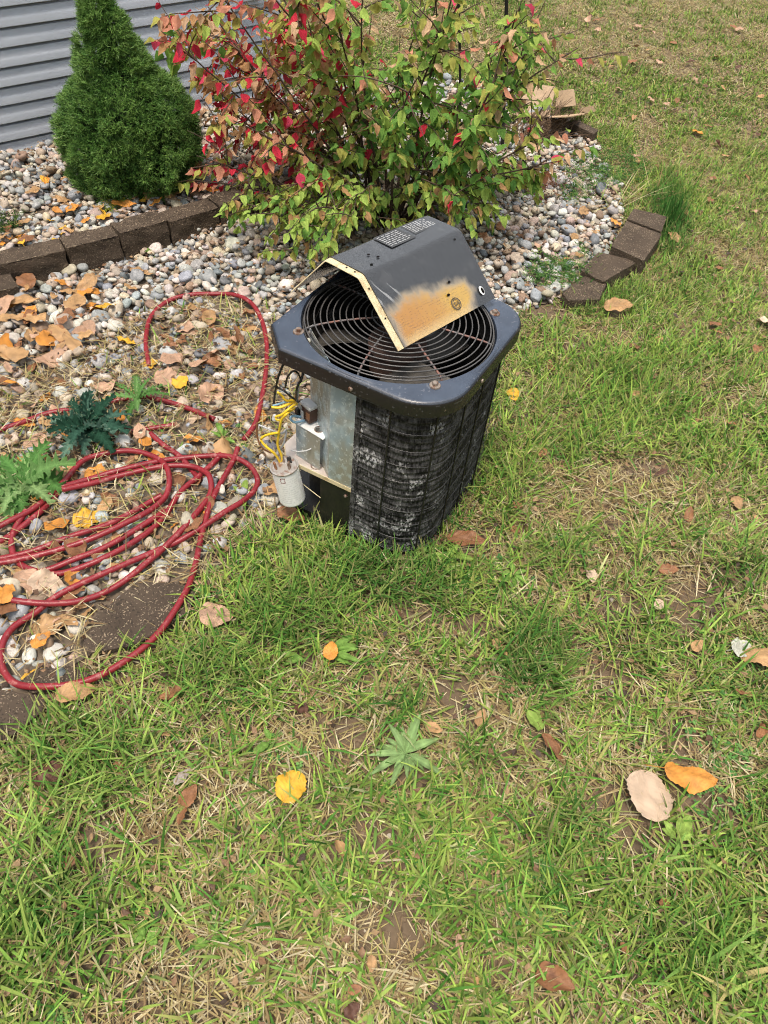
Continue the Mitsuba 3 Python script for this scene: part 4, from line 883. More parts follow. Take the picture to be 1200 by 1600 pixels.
CL = ev_at(ct_, ca_, ev_base(ct_, ca_)); CLT = cKDTree(CL); CLH = er.uniform(.030, .085, len(CL))
def ev_r(t, a):
    r = ev_base(t, a); d, i = CLT.query(ev_at(t, a, r).reshape(-1, 3)); d, i = d.reshape(r.shape), i.reshape(r.shape)
    return r + np.minimum(1, r / .08) * (CLH[i] * (1 - np.minimum(1, d / .078)**2) - .045)
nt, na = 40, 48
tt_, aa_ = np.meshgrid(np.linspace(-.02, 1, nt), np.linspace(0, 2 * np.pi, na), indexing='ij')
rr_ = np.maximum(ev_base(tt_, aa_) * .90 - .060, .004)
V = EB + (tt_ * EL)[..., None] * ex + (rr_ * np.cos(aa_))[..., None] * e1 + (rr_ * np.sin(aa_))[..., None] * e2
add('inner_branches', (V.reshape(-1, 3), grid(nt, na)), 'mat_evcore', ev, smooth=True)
v, f = tube(np.array([EB - ex * .1, EB + ex * .2, EB + ex * .6 * EL, EB + ex * .97 * EL]), np.array([.03, .026, .015, .004]), 8); add('trunk', (v, f), 'mat_bark', ev, smooth=True)
ns = 17000
t = er.random(ns * 3); a = er.uniform(0, 2 * np.pi, ns * 3); keepm = er.random(ns * 3) < (np.interp(t, prof_t, prof_r) + .03) / .385
t, a = t[keepm][:ns], a[keepm][:ns]; ns = len(t)
r = ev_r(t, a) * er.uniform(.94, 1.02, ns) - .012
P = EB + (t * EL)[:, None] * ex + (r * np.cos(a))[:, None] * e1 + (r * np.sin(a))[:, None] * e2
outw = np.cos(a)[:, None] * e1 + np.sin(a)[:, None] * e2
dirn = outw * .75 + ex * er.uniform(.15, .75, (ns, 1)) + er.normal(0, .28, (ns, 3)); dirn /= np.linalg.norm(dirn, axis=1, keepdims=True)
nn = 13
dn = np.repeat(dirn, nn, 0); ps = np.repeat(P, nn, 0); m = len(dn)
spread = er.normal(0, .44, (m, 3)); nd = dn + spread; nd /= np.linalg.norm(nd, axis=1, keepdims=True)
root = ps + dn * er.uniform(-.006, .020, (m, 1)); ln = er.uniform(.013, .025, (m, 1))
side = np.cross(nd, er.normal(size=(m, 3))); side /= np.linalg.norm(side, axis=1, keepdims=True)
V = np.stack([root + side * .0014, root - side * .0014, root + nd * ln], 1).reshape(-1, 3)
F = np.arange(len(V)).reshape(-1, 3)
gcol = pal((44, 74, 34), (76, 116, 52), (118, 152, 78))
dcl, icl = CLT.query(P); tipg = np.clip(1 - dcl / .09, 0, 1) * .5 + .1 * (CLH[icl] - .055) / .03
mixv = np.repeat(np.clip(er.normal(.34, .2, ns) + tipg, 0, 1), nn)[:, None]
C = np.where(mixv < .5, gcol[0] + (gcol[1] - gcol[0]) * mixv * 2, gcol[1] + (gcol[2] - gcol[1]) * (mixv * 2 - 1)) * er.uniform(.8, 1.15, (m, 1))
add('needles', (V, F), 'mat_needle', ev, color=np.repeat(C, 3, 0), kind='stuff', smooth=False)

# ------------------------------------------------------------------ the autumn shrub
sh = thing('autumn_shrub', 'large many-stemmed shrub turning from green to red, standing in the gravel behind the condenser', 'shrub')
br = np.random.default_rng(5)
SB = G(606, 345, 0); SB[2] = land(SB[0], SB[1])
twigs, leaves = [], []           # leaves: (pos, direction)
def grow(p0, d0, L, droop, n=10, wob=.10):
    p = [p0]; d = d0 / np.linalg.norm(d0); st = L / n
    for k in range(n):
        d = d + br.normal(0, wob, 3) * .5 + np.array([0, 0, -droop / n]); d /= np.linalg.norm(d); p.append(p[-1] + d * st)
    return np.array(p)
def leaf_pairs(path, s0, step=.030):
    seg_ = np.r_[0, np.cumsum(np.linalg.norm(np.diff(path, axis=0), axis=1))]; s = s0 * seg_[-1]; ph = br.uniform(0, 6)
    while s <= seg_[-1] + .004:
        q = np.array([np.interp(s, seg_, path[:, k]) for k in range(3)]); i = min(np.searchsorted(seg_, s), len(path) - 1); tg = path[i] - path[max(i - 1, 0)]; tg = tg / (np.linalg.norm(tg) + 1e-9)
        u = np.cross(tg, [0, 0, 1.0]); u /= np.linalg.norm(u) + 1e-9; w = np.cross(tg, u); ph += math.pi / 2 + br.normal(0, .2)
        for sg in (1, -1):
            if br.random() < .85: leaves.append((q, sg * (u * math.cos(ph * .35) + w * math.sin(ph * .35) * .6) + tg * .7))
        s += step * br.uniform(.8, 1.3)
def stem(az, inc, L, r0, ntw, twl, start=.30, droop=.25, leafy=.42):
    o = np.array([math.cos(az), math.sin(az), 0]); p0 = SB + o * br.uniform(.01, .09) - [0, 0, .02]
    d0 = o * math.sin(inc) + np.array([0, 0, math.cos(inc)])
    p = grow(p0, d0, L, droop, 12, .12); twigs.append((p, np.linspace(r0, .0022, len(p)), True)); leaf_pairs(p, leafy)
    for k in range(ntw):
        f = br.uniform(start, .95); i = f * 12; b = p[int(i)] + (p[min(int(i) + 1, 12)] - p[int(i)]) * (i % 1)
        tg = p[min(int(i) + 1, 12)] - p[max(int(i) - 1, 0)]; tg /= np.linalg.norm(tg)
        dd = tg * .55 + br.normal(0, .62, 3) + o * .15 + np.array([0, 0, .12])
        q = grow(b, dd, twl * br.uniform(.55, 1.2), .35, 6, .16); twigs.append((q, np.linspace(.0032, .0013, len(q)), False)); leaf_pairs(q, .25)
nst = 22
for k in range(nst):
    az = 2 * math.pi * k / nst + br.uniform(-.2, .2); inc = math.radians((12, 38, 24, 46, 18, 32)[k % 6] + br.uniform(-5, 5))
    stem(az, inc, (1.18 - .38 * inc) * br.uniform(.92, 1.08), .008, 13, .25, start=.16, droop=.12, leafy=.40)
for az, inc, L in ((2.9, .45, 1.25), (3.25, .68, 1.2), (3.05, .95, 1.02), (3.5, .90, .95), (2.7, .80, 1.05), (3.0, .62, 1.0), (3.2, .3, 1.3), (3.4, .5, 1.2), (3.1, .82, 1.0), (2.85, 1.02, .9), (3.35, 1.05, .85), (3.0, .75, 1.12), (.1, .62, .95), (-.3, .72, .85), (.35, .50, 1.05)):
    stem(az, inc, L, .007, 11, .25, start=.25, droop=.15)
# low branches spreading over the gravel towards the condenser
for (x, y, z) in ((425, 385, .10), (455, 405, .08), (490, 385, .16), (400, 340, .20), (520, 375, .2), (545, 360, .22), (470, 360, .22), (430, 345, .22), (505, 400, .1), (740, 372, .16), (755, 350, .2), (715, 340, .25)):
    e = G(x, y, z); v_ = e - SB; p = np.array([SB + v_ * s + np.array([0, 0, .14 * math.sin(math.pi * s) + .04]) for s in np.linspace(0, 1, 11)]) + np.r_[np.zeros((1, 3)), br.normal(0, .008, (10, 3))]
    twigs.append((p, np.linspace(.005, .0016, 11), False)); leaf_pairs(p, .45)
    for k in range(4):
        q = grow(p[br.integers(6, 11)], v_ * .8 + br.normal(0, .35, 3), br.uniform(.10, .2), .2, 5, .15); twigs.append((q, np.linspace(.0024, .0012, 6), False)); leaf_pairs(q, .2)
mbt = MB()
for p, rad, main in twigs:
    if main: v, f = tube(p, rad, 6); add('stem', (v, f), 'mat_bark', sh, smooth=True)
    else: v, f = tube(p, rad, 4, caps=False); mbt.put(v, f)
add('twigs', mbt.mesh(), 'mat_bark', sh, smooth=True, kind='stuff')
RED, CRIM, SALM, BRZ, OLV, LGR, MGR, DGR, PKT = pal((196, 58, 76), (222, 86, 116), (202, 144, 120), (182, 144, 104), (170, 170, 92), (160, 186, 96), (118, 160, 80), (84, 126, 66), (206, 174, 142)) * 1.10
cols = {'left': ([RED, CRIM, SALM, BRZ, OLV, LGR, PKT], [.17, .07, .22, .16, .18, .11, .09]), 'mid': ([RED, SALM, BRZ, OLV, LGR, MGR, PKT], [.04, .08, .09, .21, .30, .20, .08]),
        'core': ([RED, BRZ, OLV, LGR, MGR, DGR, PKT], [.02, .03, .10, .28, .40, .13, .04]), 'top': ([CRIM, PKT, OLV, LGR, MGR, SALM], [.03, .20, .24, .30, .15, .08]), 'low': ([OLV, LGR, MGR, BRZ], [.22, .52, .20, .06])}
lv = []
for q, d in leaves:
    if q[2] < SB[2] + .02: continue
    dx, hz, dy = q[0] - SB[0], q[2] - SB[2], q[1] - SB[1]
    if dy < -.42 and hz > .30: continue
    if dx > .42 and hz > .5 and br.random() < .35: continue
    zone = 'low' if hz < .33 and dy < -.10 else 'left' if dx < -.36 + br.normal(0, .10) else 'mid' if dx < -.12 + br.normal(0, .1) else 'top' if hz > .72 + br.normal(0, .1) or dx > .55 else 'core'
    C, w = cols[zone]; c = C[br.choice(len(C), p=w)] * br.uniform(.8, 1.15)
    L = br.uniform(.038, .063) * (1.0 if zone != 'low' else .85)
    lv.append((q, d, c, L))
LF = [leaf_form(np.random.default_rng(100 + k), 1.0, br.uniform(.56, .72), 7, 5, .8, .8, .16, stalk=.16, base=.2) for k in range(14)]
def place_leaf(k):
    q, d, c, L = lv[k]; V, F, s = LF[k % 14]
    x = d / np.linalg.norm(d) + np.array([0, 0, -br.uniform(.5, 1.5)]); x /= np.linalg.norm(x)      # they hang
    n = np.array([0, 0, 1.0]) + d / np.linalg.norm(d) * .6 + br.normal(0, .45, 3); y = np.cross(n, x); y /= np.linalg.norm(y); n = np.cross(x, y)
    v = q + (V[:, :1] * x + V[:, 1:2] * y + V[:, 2:] * n) * L + x * L * .16
    col = leaf_colors(br, s, V * .06, c, .72, .18)
    return v, F, col
mbl = MB(); allv = [place_leaf(k) for k in range(len(lv))]
dist = np.array([slant(x[0].mean(0)) - .9 * x[0].ptp(0).max() if hasattr(x[0], 'ptp') else slant(x[0].mean(0)) - .9 * (x[0].max(0) - x[0].min(0)).max() for x in allv])
near = set(np.argsort(dist)[:300].tolist())
for k, (v, f, c) in enumerate(allv):
    if k in near: add('leaf', (v, f), 'mat_leaf', sh, smooth=True, color=c)
    else: mbl.put(v, f, c)
add('leaves', mbl.mesh(), 'mat_leaf', sh, smooth=True, color=mbl.color(), kind='stuff')

# ------------------------------------------------------------------ grass
gr = np.random.default_rng(42)
BARE = [(740, 842, 70, 26), (735, 985, 60, 30), (640, 968, 60, 22), (700, 1085, 40, 45), (545, 1150, 55, 45), (565, 1062, 50, 25), (960, 955, 55, 35), (1095, 935, 60, 40), (1085, 970, 40, 25), (600, 1462, 60, 55), (575, 1300, 55, 35),
        (140, 1310, 40, 45), (165, 1495, 45, 40), (1000, 1310, 55, 35), (1105, 1270, 70, 45), (940, 1250, 45, 40), (1060, 1160, 45, 35), (770, 1180, 25, 45), (715, 1115, 35, 30), (880, 1010, 40, 30), (640, 1440, 45, 60), (960, 1060, 50, 40), (1010, 740, 60, 18), (960, 820, 45, 20), (1150, 900, 40, 25), (860, 490, 50, 18), (900, 545, 40, 16), (420, 830, 40, 20)]
LUSH = [(620, 905, 150, 55, .65), (450, 975, 100, 60, .6), (830, 1030, 60, 85, .7), (750, 1190, 45, 40, .7), (870, 1290, 65, 40, .8), (625, 1110, 45, 22, .8), (800, 770, 45, 40, .5), (900, 1400, 90, 60, .5), (1080, 1480, 120, 70, .6), (1040, 330, 30, 70, 1.0), (940, 470, 60, 40, .6), (700, 1410, 70, 40, .5), (330, 1060, 100, 50, .5), (120, 1180, 120, 80, .7), (80, 1420, 100, 110, .5), (1000, 1000, 60, 60, .2), (960, 620, 180, 80, .35), (870, 660, 80, 90, .4), (1150, 880, 60, 60, .4), (1010, 430, 100, 70, .4), (860, 860, 50, 40, .4), (420, 790, 60, 30, .4)]
def blobs(lst):
    out = []
    for q in lst:
        c = G(q[0], q[1]); u = G(q[0] + q[2], q[1]) - c; v = G(q[0], q[1] - q[3]) - c; M_ = np.array([u[:2], v[:2]]).T
        out.append((c[:2], np.linalg.inv(M_), q[4] if len(q) > 4 else 1.0))
    return out
BARE_, LUSH_ = blobs(BARE), blobs(LUSH)
def field(lst, xy, wob):
    o = np.zeros(len(xy))
    for c, Mi, a in lst:
        l = (xy - c) @ Mi.T; d = np.sqrt((l**2).sum(1)) + wob; o = np.maximum(o, a * (1 - sstep(.55, 1.15, d)))
    return o
def seen(x, y, m=120):
    d = np.c_[x, y, np.zeros(len(x))] - [0, 0, H]; w = d @ FW
    sx = 600 + FPX * (d @ RT) / w; sy = 800 - FPX * (d @ UP) / w
    return (sx > -m) & (sx < 1200 + m) & (sy > -60) & (sy < 1600 + m)
def blades(P, L, W, az, lean, curl, c0, c1, segs):
    n = len(P); t = np.linspace(0, 1, segs + 1); st = L / segs; d = np.c_[np.cos(az), np.sin(az)]; sd = np.c_[-np.sin(az), np.cos(az), np.zeros(n)]
    p = P.copy(); rows = []; wt = np.interp(t, [0, .35, .7, 1], [.7, 1, .75, 0])
    for k in range(segs + 1):
        w = (W * wt[k] * .5)[:, None]
        if k < segs: rows += [p + sd * w, p - sd * w]
        else: rows += [p]
        th = lean + curl * t[k]; p = p + np.c_[d * (np.sin(th) * st)[:, None], np.cos(th) * st]
        p[:, 2] = np.maximum(p[:, 2], P[:, 2] + .001)
    V = np.stack(rows, 1); nv = V.shape[1]; f = []
    for k in range(segs - 1): f += [[2 * k, 2 * k + 1, 2 * k + 3], [2 * k, 2 * k + 3, 2 * k + 2]]
    f += [[2 * segs - 2, 2 * segs - 1, 2 * segs]]
    F = (np.array(f)[None] + (np.arange(n) * nv)[:, None, None]).reshape(-1, 3)
    tv = np.r_[np.repeat(t[:-1], 2), 1.0]; C = c0[:, None] + (c1 - c0)[:, None] * (tv**1.5)[None, :, None]
    return V.reshape(-1, 3), F, C.reshape(-1, 3)
GREEN = pal((106, 146, 64), (126, 162, 76), (82, 126, 56), (154, 176, 90), (142, 166, 78)) * 1.02
DEEP = pal((56, 98, 44), (70, 114, 54), (84, 128, 66)) * .95
STRAW = pal((204, 188, 146), (182, 162, 120), (220, 208, 172), (156, 132, 98), (194, 182, 124)) * .84
def pts_in(n, x0, x1, y0, y1, dens):
    x, y = gr.uniform(x0, x1, n), gr.uniform(y0, y1, n); m = seen(x, y); x, y = x[m], y[m]
    inb = in_bed(x, y); inz = inside(HZ, x, y); keep = (~inb | (inz & (gr.random(len(x)) < .30))) & ~contains_xy(PAVM, x, y)
    x, y = x[keep], y[keep]; xy = np.c_[x, y]
    l = (xy - C0[:2]) @ np.array([[math.cos(_y), -math.sin(_y)], [math.sin(_y), math.cos(_y)]]); xy = xy[~((np.abs(l) < .243).all(1))]
    dd, ii = FT.query(xy); xy = xy[dd > FALL[ii, 2]]
    wob = .55 * (meshkit.fbm(np.c_[xy * 11, xy[:, :1] * 0], 2, 6) - .5)
    bare, lush = field(BARE_, xy, wob), field(LUSH_, xy, wob * 1.4)
    big, mid, small = (meshkit.fbm(np.c_[xy * k, xy[:, :1] * 0 + s], 3, s) for k, s in ((.9, 1), (3.6, 2), (13, 3)))
    return xy, bare, lush, big, mid, small
for hp in HP: FALL += [(x, y, .016) for x, y in hp]
for q in [(632, 1185, 46), (520, 1030, 30), (470, 1040, 24), (1052, 1310, 22), (838, 1148, 18), (700, 880, 20), (800, 905, 16)]:
    p = G(q[0], q[1]); FALL.append((p[0], p[1], q[2] * float(px_m(p))))
FALL = np.array(FALL); FT = cKDTree(FALL[:, :2])
mb_g, mb_s = MB(), MB()
def put_grass(n, x0, x1, y0, y1, segs, wl, ll, tag):
    xy, bare, lush, big, mid, small = pts_in(n, x0, x1, y0, y1, 1)
    # living grass grows in tufts
    g = np.clip(.50 + 1.9 * (mid - .5) + 2.0 * (small - .5) + .5 * (big - .5), .06, 1) * (1 - .93 * bare) + lush * .8
    if tag == 'far': g = np.clip(g - .02 - .36 * sstep(5.2, 7.6, xy[:, 1]), .05, 1)
    inb = in_bed(xy[:, 0], xy[:, 1]); g = g * np.where(inb, .22, 1)
    m = gr.random(len(xy)) < g; q = xy[m]; lu = lush[m]; k = len(q)
    P = np.c_[q, land(q[:, 0], q[:, 1]) - .002]
    tuft = meshkit.noise(np.c_[q * 26, q[:, :1] * 0], 17) * 2 * np.pi * 2
    az = np.where(gr.random(k) < .45, tuft + gr.normal(0, .7, k), gr.uniform(0, 2 * np.pi, k))
    L = ll * np.clip(gr.lognormal(0, .32, k), .4, 2.0) * (1 + .45 * lu); W = wl * gr.uniform(.6, 1.35, k) * (1 - .3 * lu)
    lean = gr.uniform(.25, 1.25, k) * (1 - .25 * lu); curl = gr.uniform(.1, 1.0, k)
    ci = gr.integers(0, len(GREEN), k); c = GREEN[ci]; dmix = np.clip(lu * .9 + .8 * (meshkit.noise(np.c_[q * 3.1, q[:, :1] * 0], 23) - .55), 0, 1)[:, None]
    c = c * (1 - dmix) + DEEP[gr.integers(0, 3, k)] * dmix
    dry = (gr.random(k) < .11 * (1 - lu))[:, None]; c = np.where(dry, (c + STRAW[gr.integers(0, 5, k)]) / 2, c) * gr.uniform(.55, 1.35, (k, 1))
    tipc = np.where((gr.random(k) < .26)[:, None], c * .4 + STRAW[1] * .6, c * 1.12)
    if tag == 'far': c, tipc = c * .85, tipc * .85
    mb_g.put(*blades(P, L, W, az, lean, curl, c * .9, tipc, segs))
    # dead straw lies between and over it
    s = np.clip(.60 + 1.6 * (.5 - mid) + .5 * (small - .5), .1, 1) * (1 - .84 * bare) * (1 - .6 * lush)
    if tag == 'mid': s = np.clip(s * 1.2, 0, 1)
    s = np.where(inb, .75, s)
    m = gr.random(len(xy)) < s; q = xy[m]; k = len(q)
    P = np.c_[q, land(q[:, 0], q[:, 1]) + gr.uniform(.000, .016, k)]
    P[:, 2] += np.where(in_bed(q[:, 0], q[:, 1]), .02, 0)
    L = ll * .85 * np.clip(gr.lognormal(0, .4, k), .3, 2.0); W = wl * .62 * gr.uniform(.5, 1.3, k)
    az = gr.uniform(0, 2 * np.pi, k); lean = gr.uniform(1.15, 1.62, k); curl = gr.uniform(-.35, .35, k)
    c = STRAW[gr.integers(0, len(STRAW), k)] * gr.uniform(.6, 1.08, (k, 1))
    mb_s.put(*blades(P, L, W, az, lean, curl, c, c, max(segs - 1, 2)))
put_grass(125000, -1.5, 1.7, -.1, 2.5, 4, .0054, .066, 'near')
put_grass(150000, -.9, 2.6, 2.5, 4.7, 3, .0048, .044, 'mid')
put_grass(260000, -1.6, 4.2, 4.7, 9.0, 2, .0075, .036, 'far')
add('lawn_grass', mb_g.mesh(), 'mat_grass', color=mb_g.color(), smooth=True, label='patchy green lawn grass in tufts around the condenser', cat='grass', kind='stuff')
add('dry_grass', mb_s.mesh(), 'mat_grass', color=mb_s.color(), smooth=True, label='dead straw coloured grass lying flat between the green tufts', cat='dry grass', kind='stuff')
NB = (len(mb_g.mesh()[1]), len(mb_s.mesh()[1])); del mb_g, mb_s

# broad crabgrass blades and long stalks in places the photo shows them
mbx = MB()
def crab(px, py, n, L, W, cpal, spread=1.0, lean=(.7, 1.35), rad=.02):
    c0 = G(px, py); q = c0[:2] + gr.normal(0, rad, (n, 2)); P = np.c_[q, land(q[:, 0], q[:, 1])]
    az = gr.uniform(0, 2 * np.pi, n); c = cpal[gr.integers(0, len(cpal), n)] * gr.uniform(.85, 1.15, (n, 1))
    mbx.put(*blades(P, L * gr.uniform(.6, 1.2, n), W * gr.uniform(.7, 1.2, n), az, gr.uniform(*lean, n), gr.uniform(.0, .6, n), c, c * 1.1, 5))
CRAB = pal((136, 166, 86), (120, 156, 80), (152, 176, 92)) * .95
for px, py in ((680, 1410), (520, 1440), (500, 1390), (1060, 1400), (1030, 1350), (1100, 1350), (950, 1130), (930, 1160), (890, 1120), (1160, 850), (1180, 870), (300, 1230), (150, 1230), (240, 1200), (60, 1240), (400, 1380), (330, 1480), (560, 1550), (900, 1560), (1130, 1430), (1160, 1480), (620, 1260), (840, 1510), (260, 1440), (460, 1530), (980, 800), (1090, 700), (900, 700)):
    crab(px + gr.normal(0, 8), py + gr.normal(0, 8), 13, .085, .0085, CRAB)
for px, py in ((40, 1200), (130, 1140), (90, 1290), (30, 1360), (180, 1190), (230, 1160), (20, 1500)): crab(px, py, 16, .20, .0055, CRAB, lean=(.5, 1.3), rad=.05)
for px, py in ((1140, 1500), (1180, 1380), (1110, 1560)): crab(px, py, 12, .17, .009, np.vstack([CRAB, STRAW[4:]]), lean=(.6, 1.2), rad=.04)
crab(1045, 352, 60, .20, .004, DEEP, lean=(.0, .35), rad=.03)
for px, py in ((995, 312), (975, 322), (1010, 320), (950, 330)): crab(px, py, 14, .26, .004, np.vstack([STRAW, CRAB]), lean=(.7, 1.4), rad=.04)
for px, py in ((440, 850), (470, 830), (500, 860), (540, 880), (590, 880), (650, 880), (690, 850), (400, 870), (720, 820)): crab(px, py, 24, .085, .0036, np.vstack([GREEN, DEEP]), lean=(.1, 1.0), rad=.03)
for px, py in ((740, 770), (760, 740), (775, 690), (790, 650)): crab(px, py, 20, .075, .0036, GREEN, lean=(.1, 1.0), rad=.03)
for px, py in ((340, 870), (400, 860), (380, 900), (420, 820), (440, 880), (330, 900), (380, 560), (360, 520), (410, 620), (330, 560), (200, 560), (380, 700)): crab(px, py, 24, .13, .0022, STRAW, lean=(1.0, 1.55), rad=.05)
add('crabgrass', mbx.mesh(), 'mat_grass', color=mbx.color(), smooth=True, label='coarse light green crabgrass and long stalks mixed into the lawn', cat='crabgrass', kind='stuff')

# clover and tiny broad leaves
mbc = MB()
def leaflet(n, P, d, L, W, tiltz, c):
    """n small obovate leaflets: 4 triangles each."""
    s = np.c_[-d[:, 1], d[:, 0], np.zeros(n)]; dd = np.c_[d, tiltz]
    o = [P, P + dd * (L * .55)[:, None] + s * (W * .5)[:, None], P + dd * (L * .95)[:, None] + s * (W * .28)[:, None] , P + dd * (L * .95)[:, None] - s * (W * .28)[:, None], P + dd * (L * .55)[:, None] - s * (W * .5)[:, None]]
    for k in (1, 4): o[k] = o[k] + [0, 0, .0014]
    V = np.stack(o, 1); F = (np.array([[0, 2, 1], [0, 3, 2], [0, 4, 3]])[None] + (np.arange(n) * 5)[:, None, None]).reshape(-1, 3)
    mbc.put(V.reshape(-1, 3), F, np.repeat(c, 5, 0))
CLO = pal((100, 146, 78), (118, 160, 90), (84, 130, 72), (138, 168, 94)) * .88
def clover(px, py, rx, ry, n, size=.008):
    th, rr = gr.uniform(0, 2 * np.pi, n), np.sqrt(gr.random(n)); p = G(px + rx * rr * np.cos(th), py + ry * rr * np.sin(th)); z = land(p[:, 0], p[:, 1]) + gr.uniform(.006, .026, n)
    a0 = gr.uniform(0, 2 * np.pi, n); c = CLO[gr.integers(0, 4, n)] * gr.uniform(.85, 1.15, (n, 1)); sz = size * gr.uniform(.7, 1.3, n)
    for k in range(3):
        a = a0 + k * 2.094; leaflet(n, np.c_[p[:, :2], z], np.c_[np.cos(a), np.sin(a)], sz, sz * .95, gr.normal(.05, .2, n), c)
for q in ((1135, 1185, 35, 30, 60), (1145, 1120, 45, 28, 60), (1110, 1150, 40, 40, 30), (850, 1370, 30, 30, 50), (840, 1440, 60, 30, 50), (880, 862, 40, 22, 70), (690, 900, 60, 30, 70), (760, 900, 60, 25, 50), (1120, 1240, 60, 50, 60), (1130, 1080, 30, 40, 50), (1180, 1060, 30, 60, 40), (850, 1355, 18, 14, 30), (100, 1590, 40, 15, 25), (930, 1440, 60, 40, 30), (440, 1180, 50, 30, 40), (300, 1170, 80, 30, 40), (660, 870, 40, 20, 40), (330, 1020, 50, 30, 40), (330, 920, 30, 30, 30), (380, 680, 30, 30, 30)): clover(*q)
# low broad-leaved weeds all over the lawn
xy, bare, lush, big, mid, small = pts_in(16000, -1.5, 3.2, -.1, 5.0, 1)
m = (gr.random(len(xy)) < np.clip((small - .45) * 3.0, 0, 1) * (1 - bare * .8)) & ~in_bed(xy[:, 0], xy[:, 1]); q = xy[m]; n = len(q)
a = gr.uniform(0, 2 * np.pi, n)
leaflet(n, np.c_[q, land(q[:, 0], q[:, 1]) + gr.uniform(.004, .022, n)], np.c_[np.cos(a), np.sin(a)], gr.uniform(.010, .026, n), gr.uniform(.006, .013, n), gr.normal(.1, .25, n), CLO[gr.integers(0, 4, n)] * gr.uniform(.7, 1.1, (n, 1)))
add('clover', mbc.mesh(), 'mat_grass', color=mbc.color(), smooth=True, label='low clover and small round-leaved weeds in the lawn', cat='clover', kind='stuff')

# crumbs of dead leaf and straw
mbd = MB(); xy, *_r = pts_in(26000, -1.6, 3.4, -.1, 6.0, 1); n = min(len(xy), 2600); q = xy[:n]
inz = gr.uniform(size=(2600, 2)) * [1.4, 1.7] + [-1.35, .75]; inz = inz[in_bed(inz[:, 0], inz[:, 1]) & inside(HZ, inz[:, 0], inz[:, 1])]; al = gr.uniform(size=(9000, 2)) * [4.2, 4.6] + [-2.9, 1.6]; al = al[in_bed(al[:, 0], al[:, 1])][:4200]; q = np.vstack([q, inz, al]); n = len(q)
z = np.array([ground_at(*p) for p in q]) + .002; a = gr.uniform(0, 2 * np.pi, n); sz = gr.uniform(.004, .013, n)
o = np.stack([np.c_[q[:, 0] + np.cos(a + k) * sz * s_, q[:, 1] + np.sin(a + k) * sz * s_, z + gr.uniform(0, .008, n)] for k, s_ in ((0, 1), (1.9, .7), (3.3, 1.0), (4.6, .6))], 1)
F = (np.array([[0, 1, 2], [0, 2, 3]])[None] + (np.arange(n) * 4)[:, None, None]).reshape(-1, 3)
c = pal((118, 90, 66), (90, 66, 48), (158, 130, 96), (66, 52, 42), (136, 106, 78))[gr.integers(0, 5, n)] * .8
mbd.put(o.reshape(-1, 3), F, np.repeat(c, 4, 0)); add('leaf_crumbs', mbd.mesh(), 'mat_dry_leaf', color=mbd.color(), label='brown crumbs of dead leaves strewn over lawn and gravel', cat='leaf litter', kind='stuff')

# ------------------------------------------------------------------ weeds that stand out
wr = np.random.default_rng(64)
def arch(p0, az, L, up, n, sag=1.0):
    """A leaf's midrib leaving p0 in direction az, rising by angle up and sagging."""
    s = np.linspace(0, 1, n); o = np.array([math.cos(az), math.sin(az), 0])
    th = up - sag * s; st = L / (n - 1); q = np.zeros((n, 3)); q[0] = p0
    for k in range(1, n): q[k] = q[k - 1] + (o * math.cos(th[k]) + np.array([0, 0, math.sin(th[k])])) * st
    return q
def strap(mid, W, shape, c, fold=.25, wave=.0, n_v=5, ribs=True):
    """Leaf blade along a midrib with half widths W*shape(s)."""
    n = len(mid); s = np.linspace(0, 1, n); t = np.gradient(mid, axis=0); t /= np.linalg.norm(t, axis=1, keepdims=True)
    sd = np.cross(t, [0, 0, 1.0]); sd /= np.linalg.norm(sd, axis=1, keepdims=True); nu = np.cross(sd, t)
    tv = np.linspace(-1, 1, n_v); w = W * np.array([shape(x) for x in s])
    V = mid[:, None] + sd[:, None] * (w[:, None] * tv)[..., None] + nu[:, None] * ((np.abs(tv) * w[:, None]) * fold + wave * np.sin(s * 21)[:, None] * tv)[..., None]
    C = c * (np.where(np.abs(tv) < .2, 1.25, 1.0)[None, :, None] if ribs else 1.0) * (1 + .12 * wr.normal(size=(n, 1, 1))) * np.ones((n, n_v, 1))
    return V.reshape(-1, 3), grid(n, n_v), np.clip(C.reshape(-1, 3), 0, .9)
lance = lambda s: np.sin(np.pi * min(max(s, 0), 1) ** .85) ** .8 * (.35 + .65 * sstep(0, .45, s)) + .05 * (1 - s)
oval = lambda s: np.sin(np.pi * min(max(s, 0), 1) ** 1.15) ** .7 * sstep(-.05, .4, s) + .06 * (1 - s)
def rosette(px, py, n, Lpx, W, col, label, az0=0, az1=2 * math.pi, up=(.35, .8), sag=.9, shape=lance, cat='weed', jitter=.5):
    p = G(px, py); k0 = thing('weed', label, cat); p = np.array([p[0], p[1], land(p[0], p[1]) + .022]); L = Lpx * float(px_m(p))
    for k in range(n):
        a = az0 + (az1 - az0) * (k + .5) / n + wr.normal(0, jitter * (az1 - az0) / n); l = L * wr.uniform(.6, 1.15) * (1 if k % 3 else .7)
        v, f, c = strap(arch(p + [0, 0, .004 * (k % 3)], a, l, wr.uniform(*up), 11, sag * wr.uniform(.5, 1.5)), W * l / L, shape, col * wr.uniform(.78, 1.12), wr.uniform(.1, .5), .0016)
        add('leaf', (v, f), 'mat_leaf', k0, smooth=True, color=c)
G1, G2, G3 = pal((140, 170, 112), (128, 166, 84), (150, 178, 92)) * .95
rosette(632, 1185, 25, 66, .0088, G1, 'pale green rosette weed with narrow leaves on bare soil at lower centre', up=(.25, .9))
rosette(512, 1030, 6, 66, .011, G2, 'plantain with narrow leaves fanning right under the orange leaf', -.75, .75, (.15, .5))
rosette(478, 1040, 3, 64, .012, G2, 'plantain leaves pointing left beside the orange leaf', 2.7, 3.6, (.1, .4))
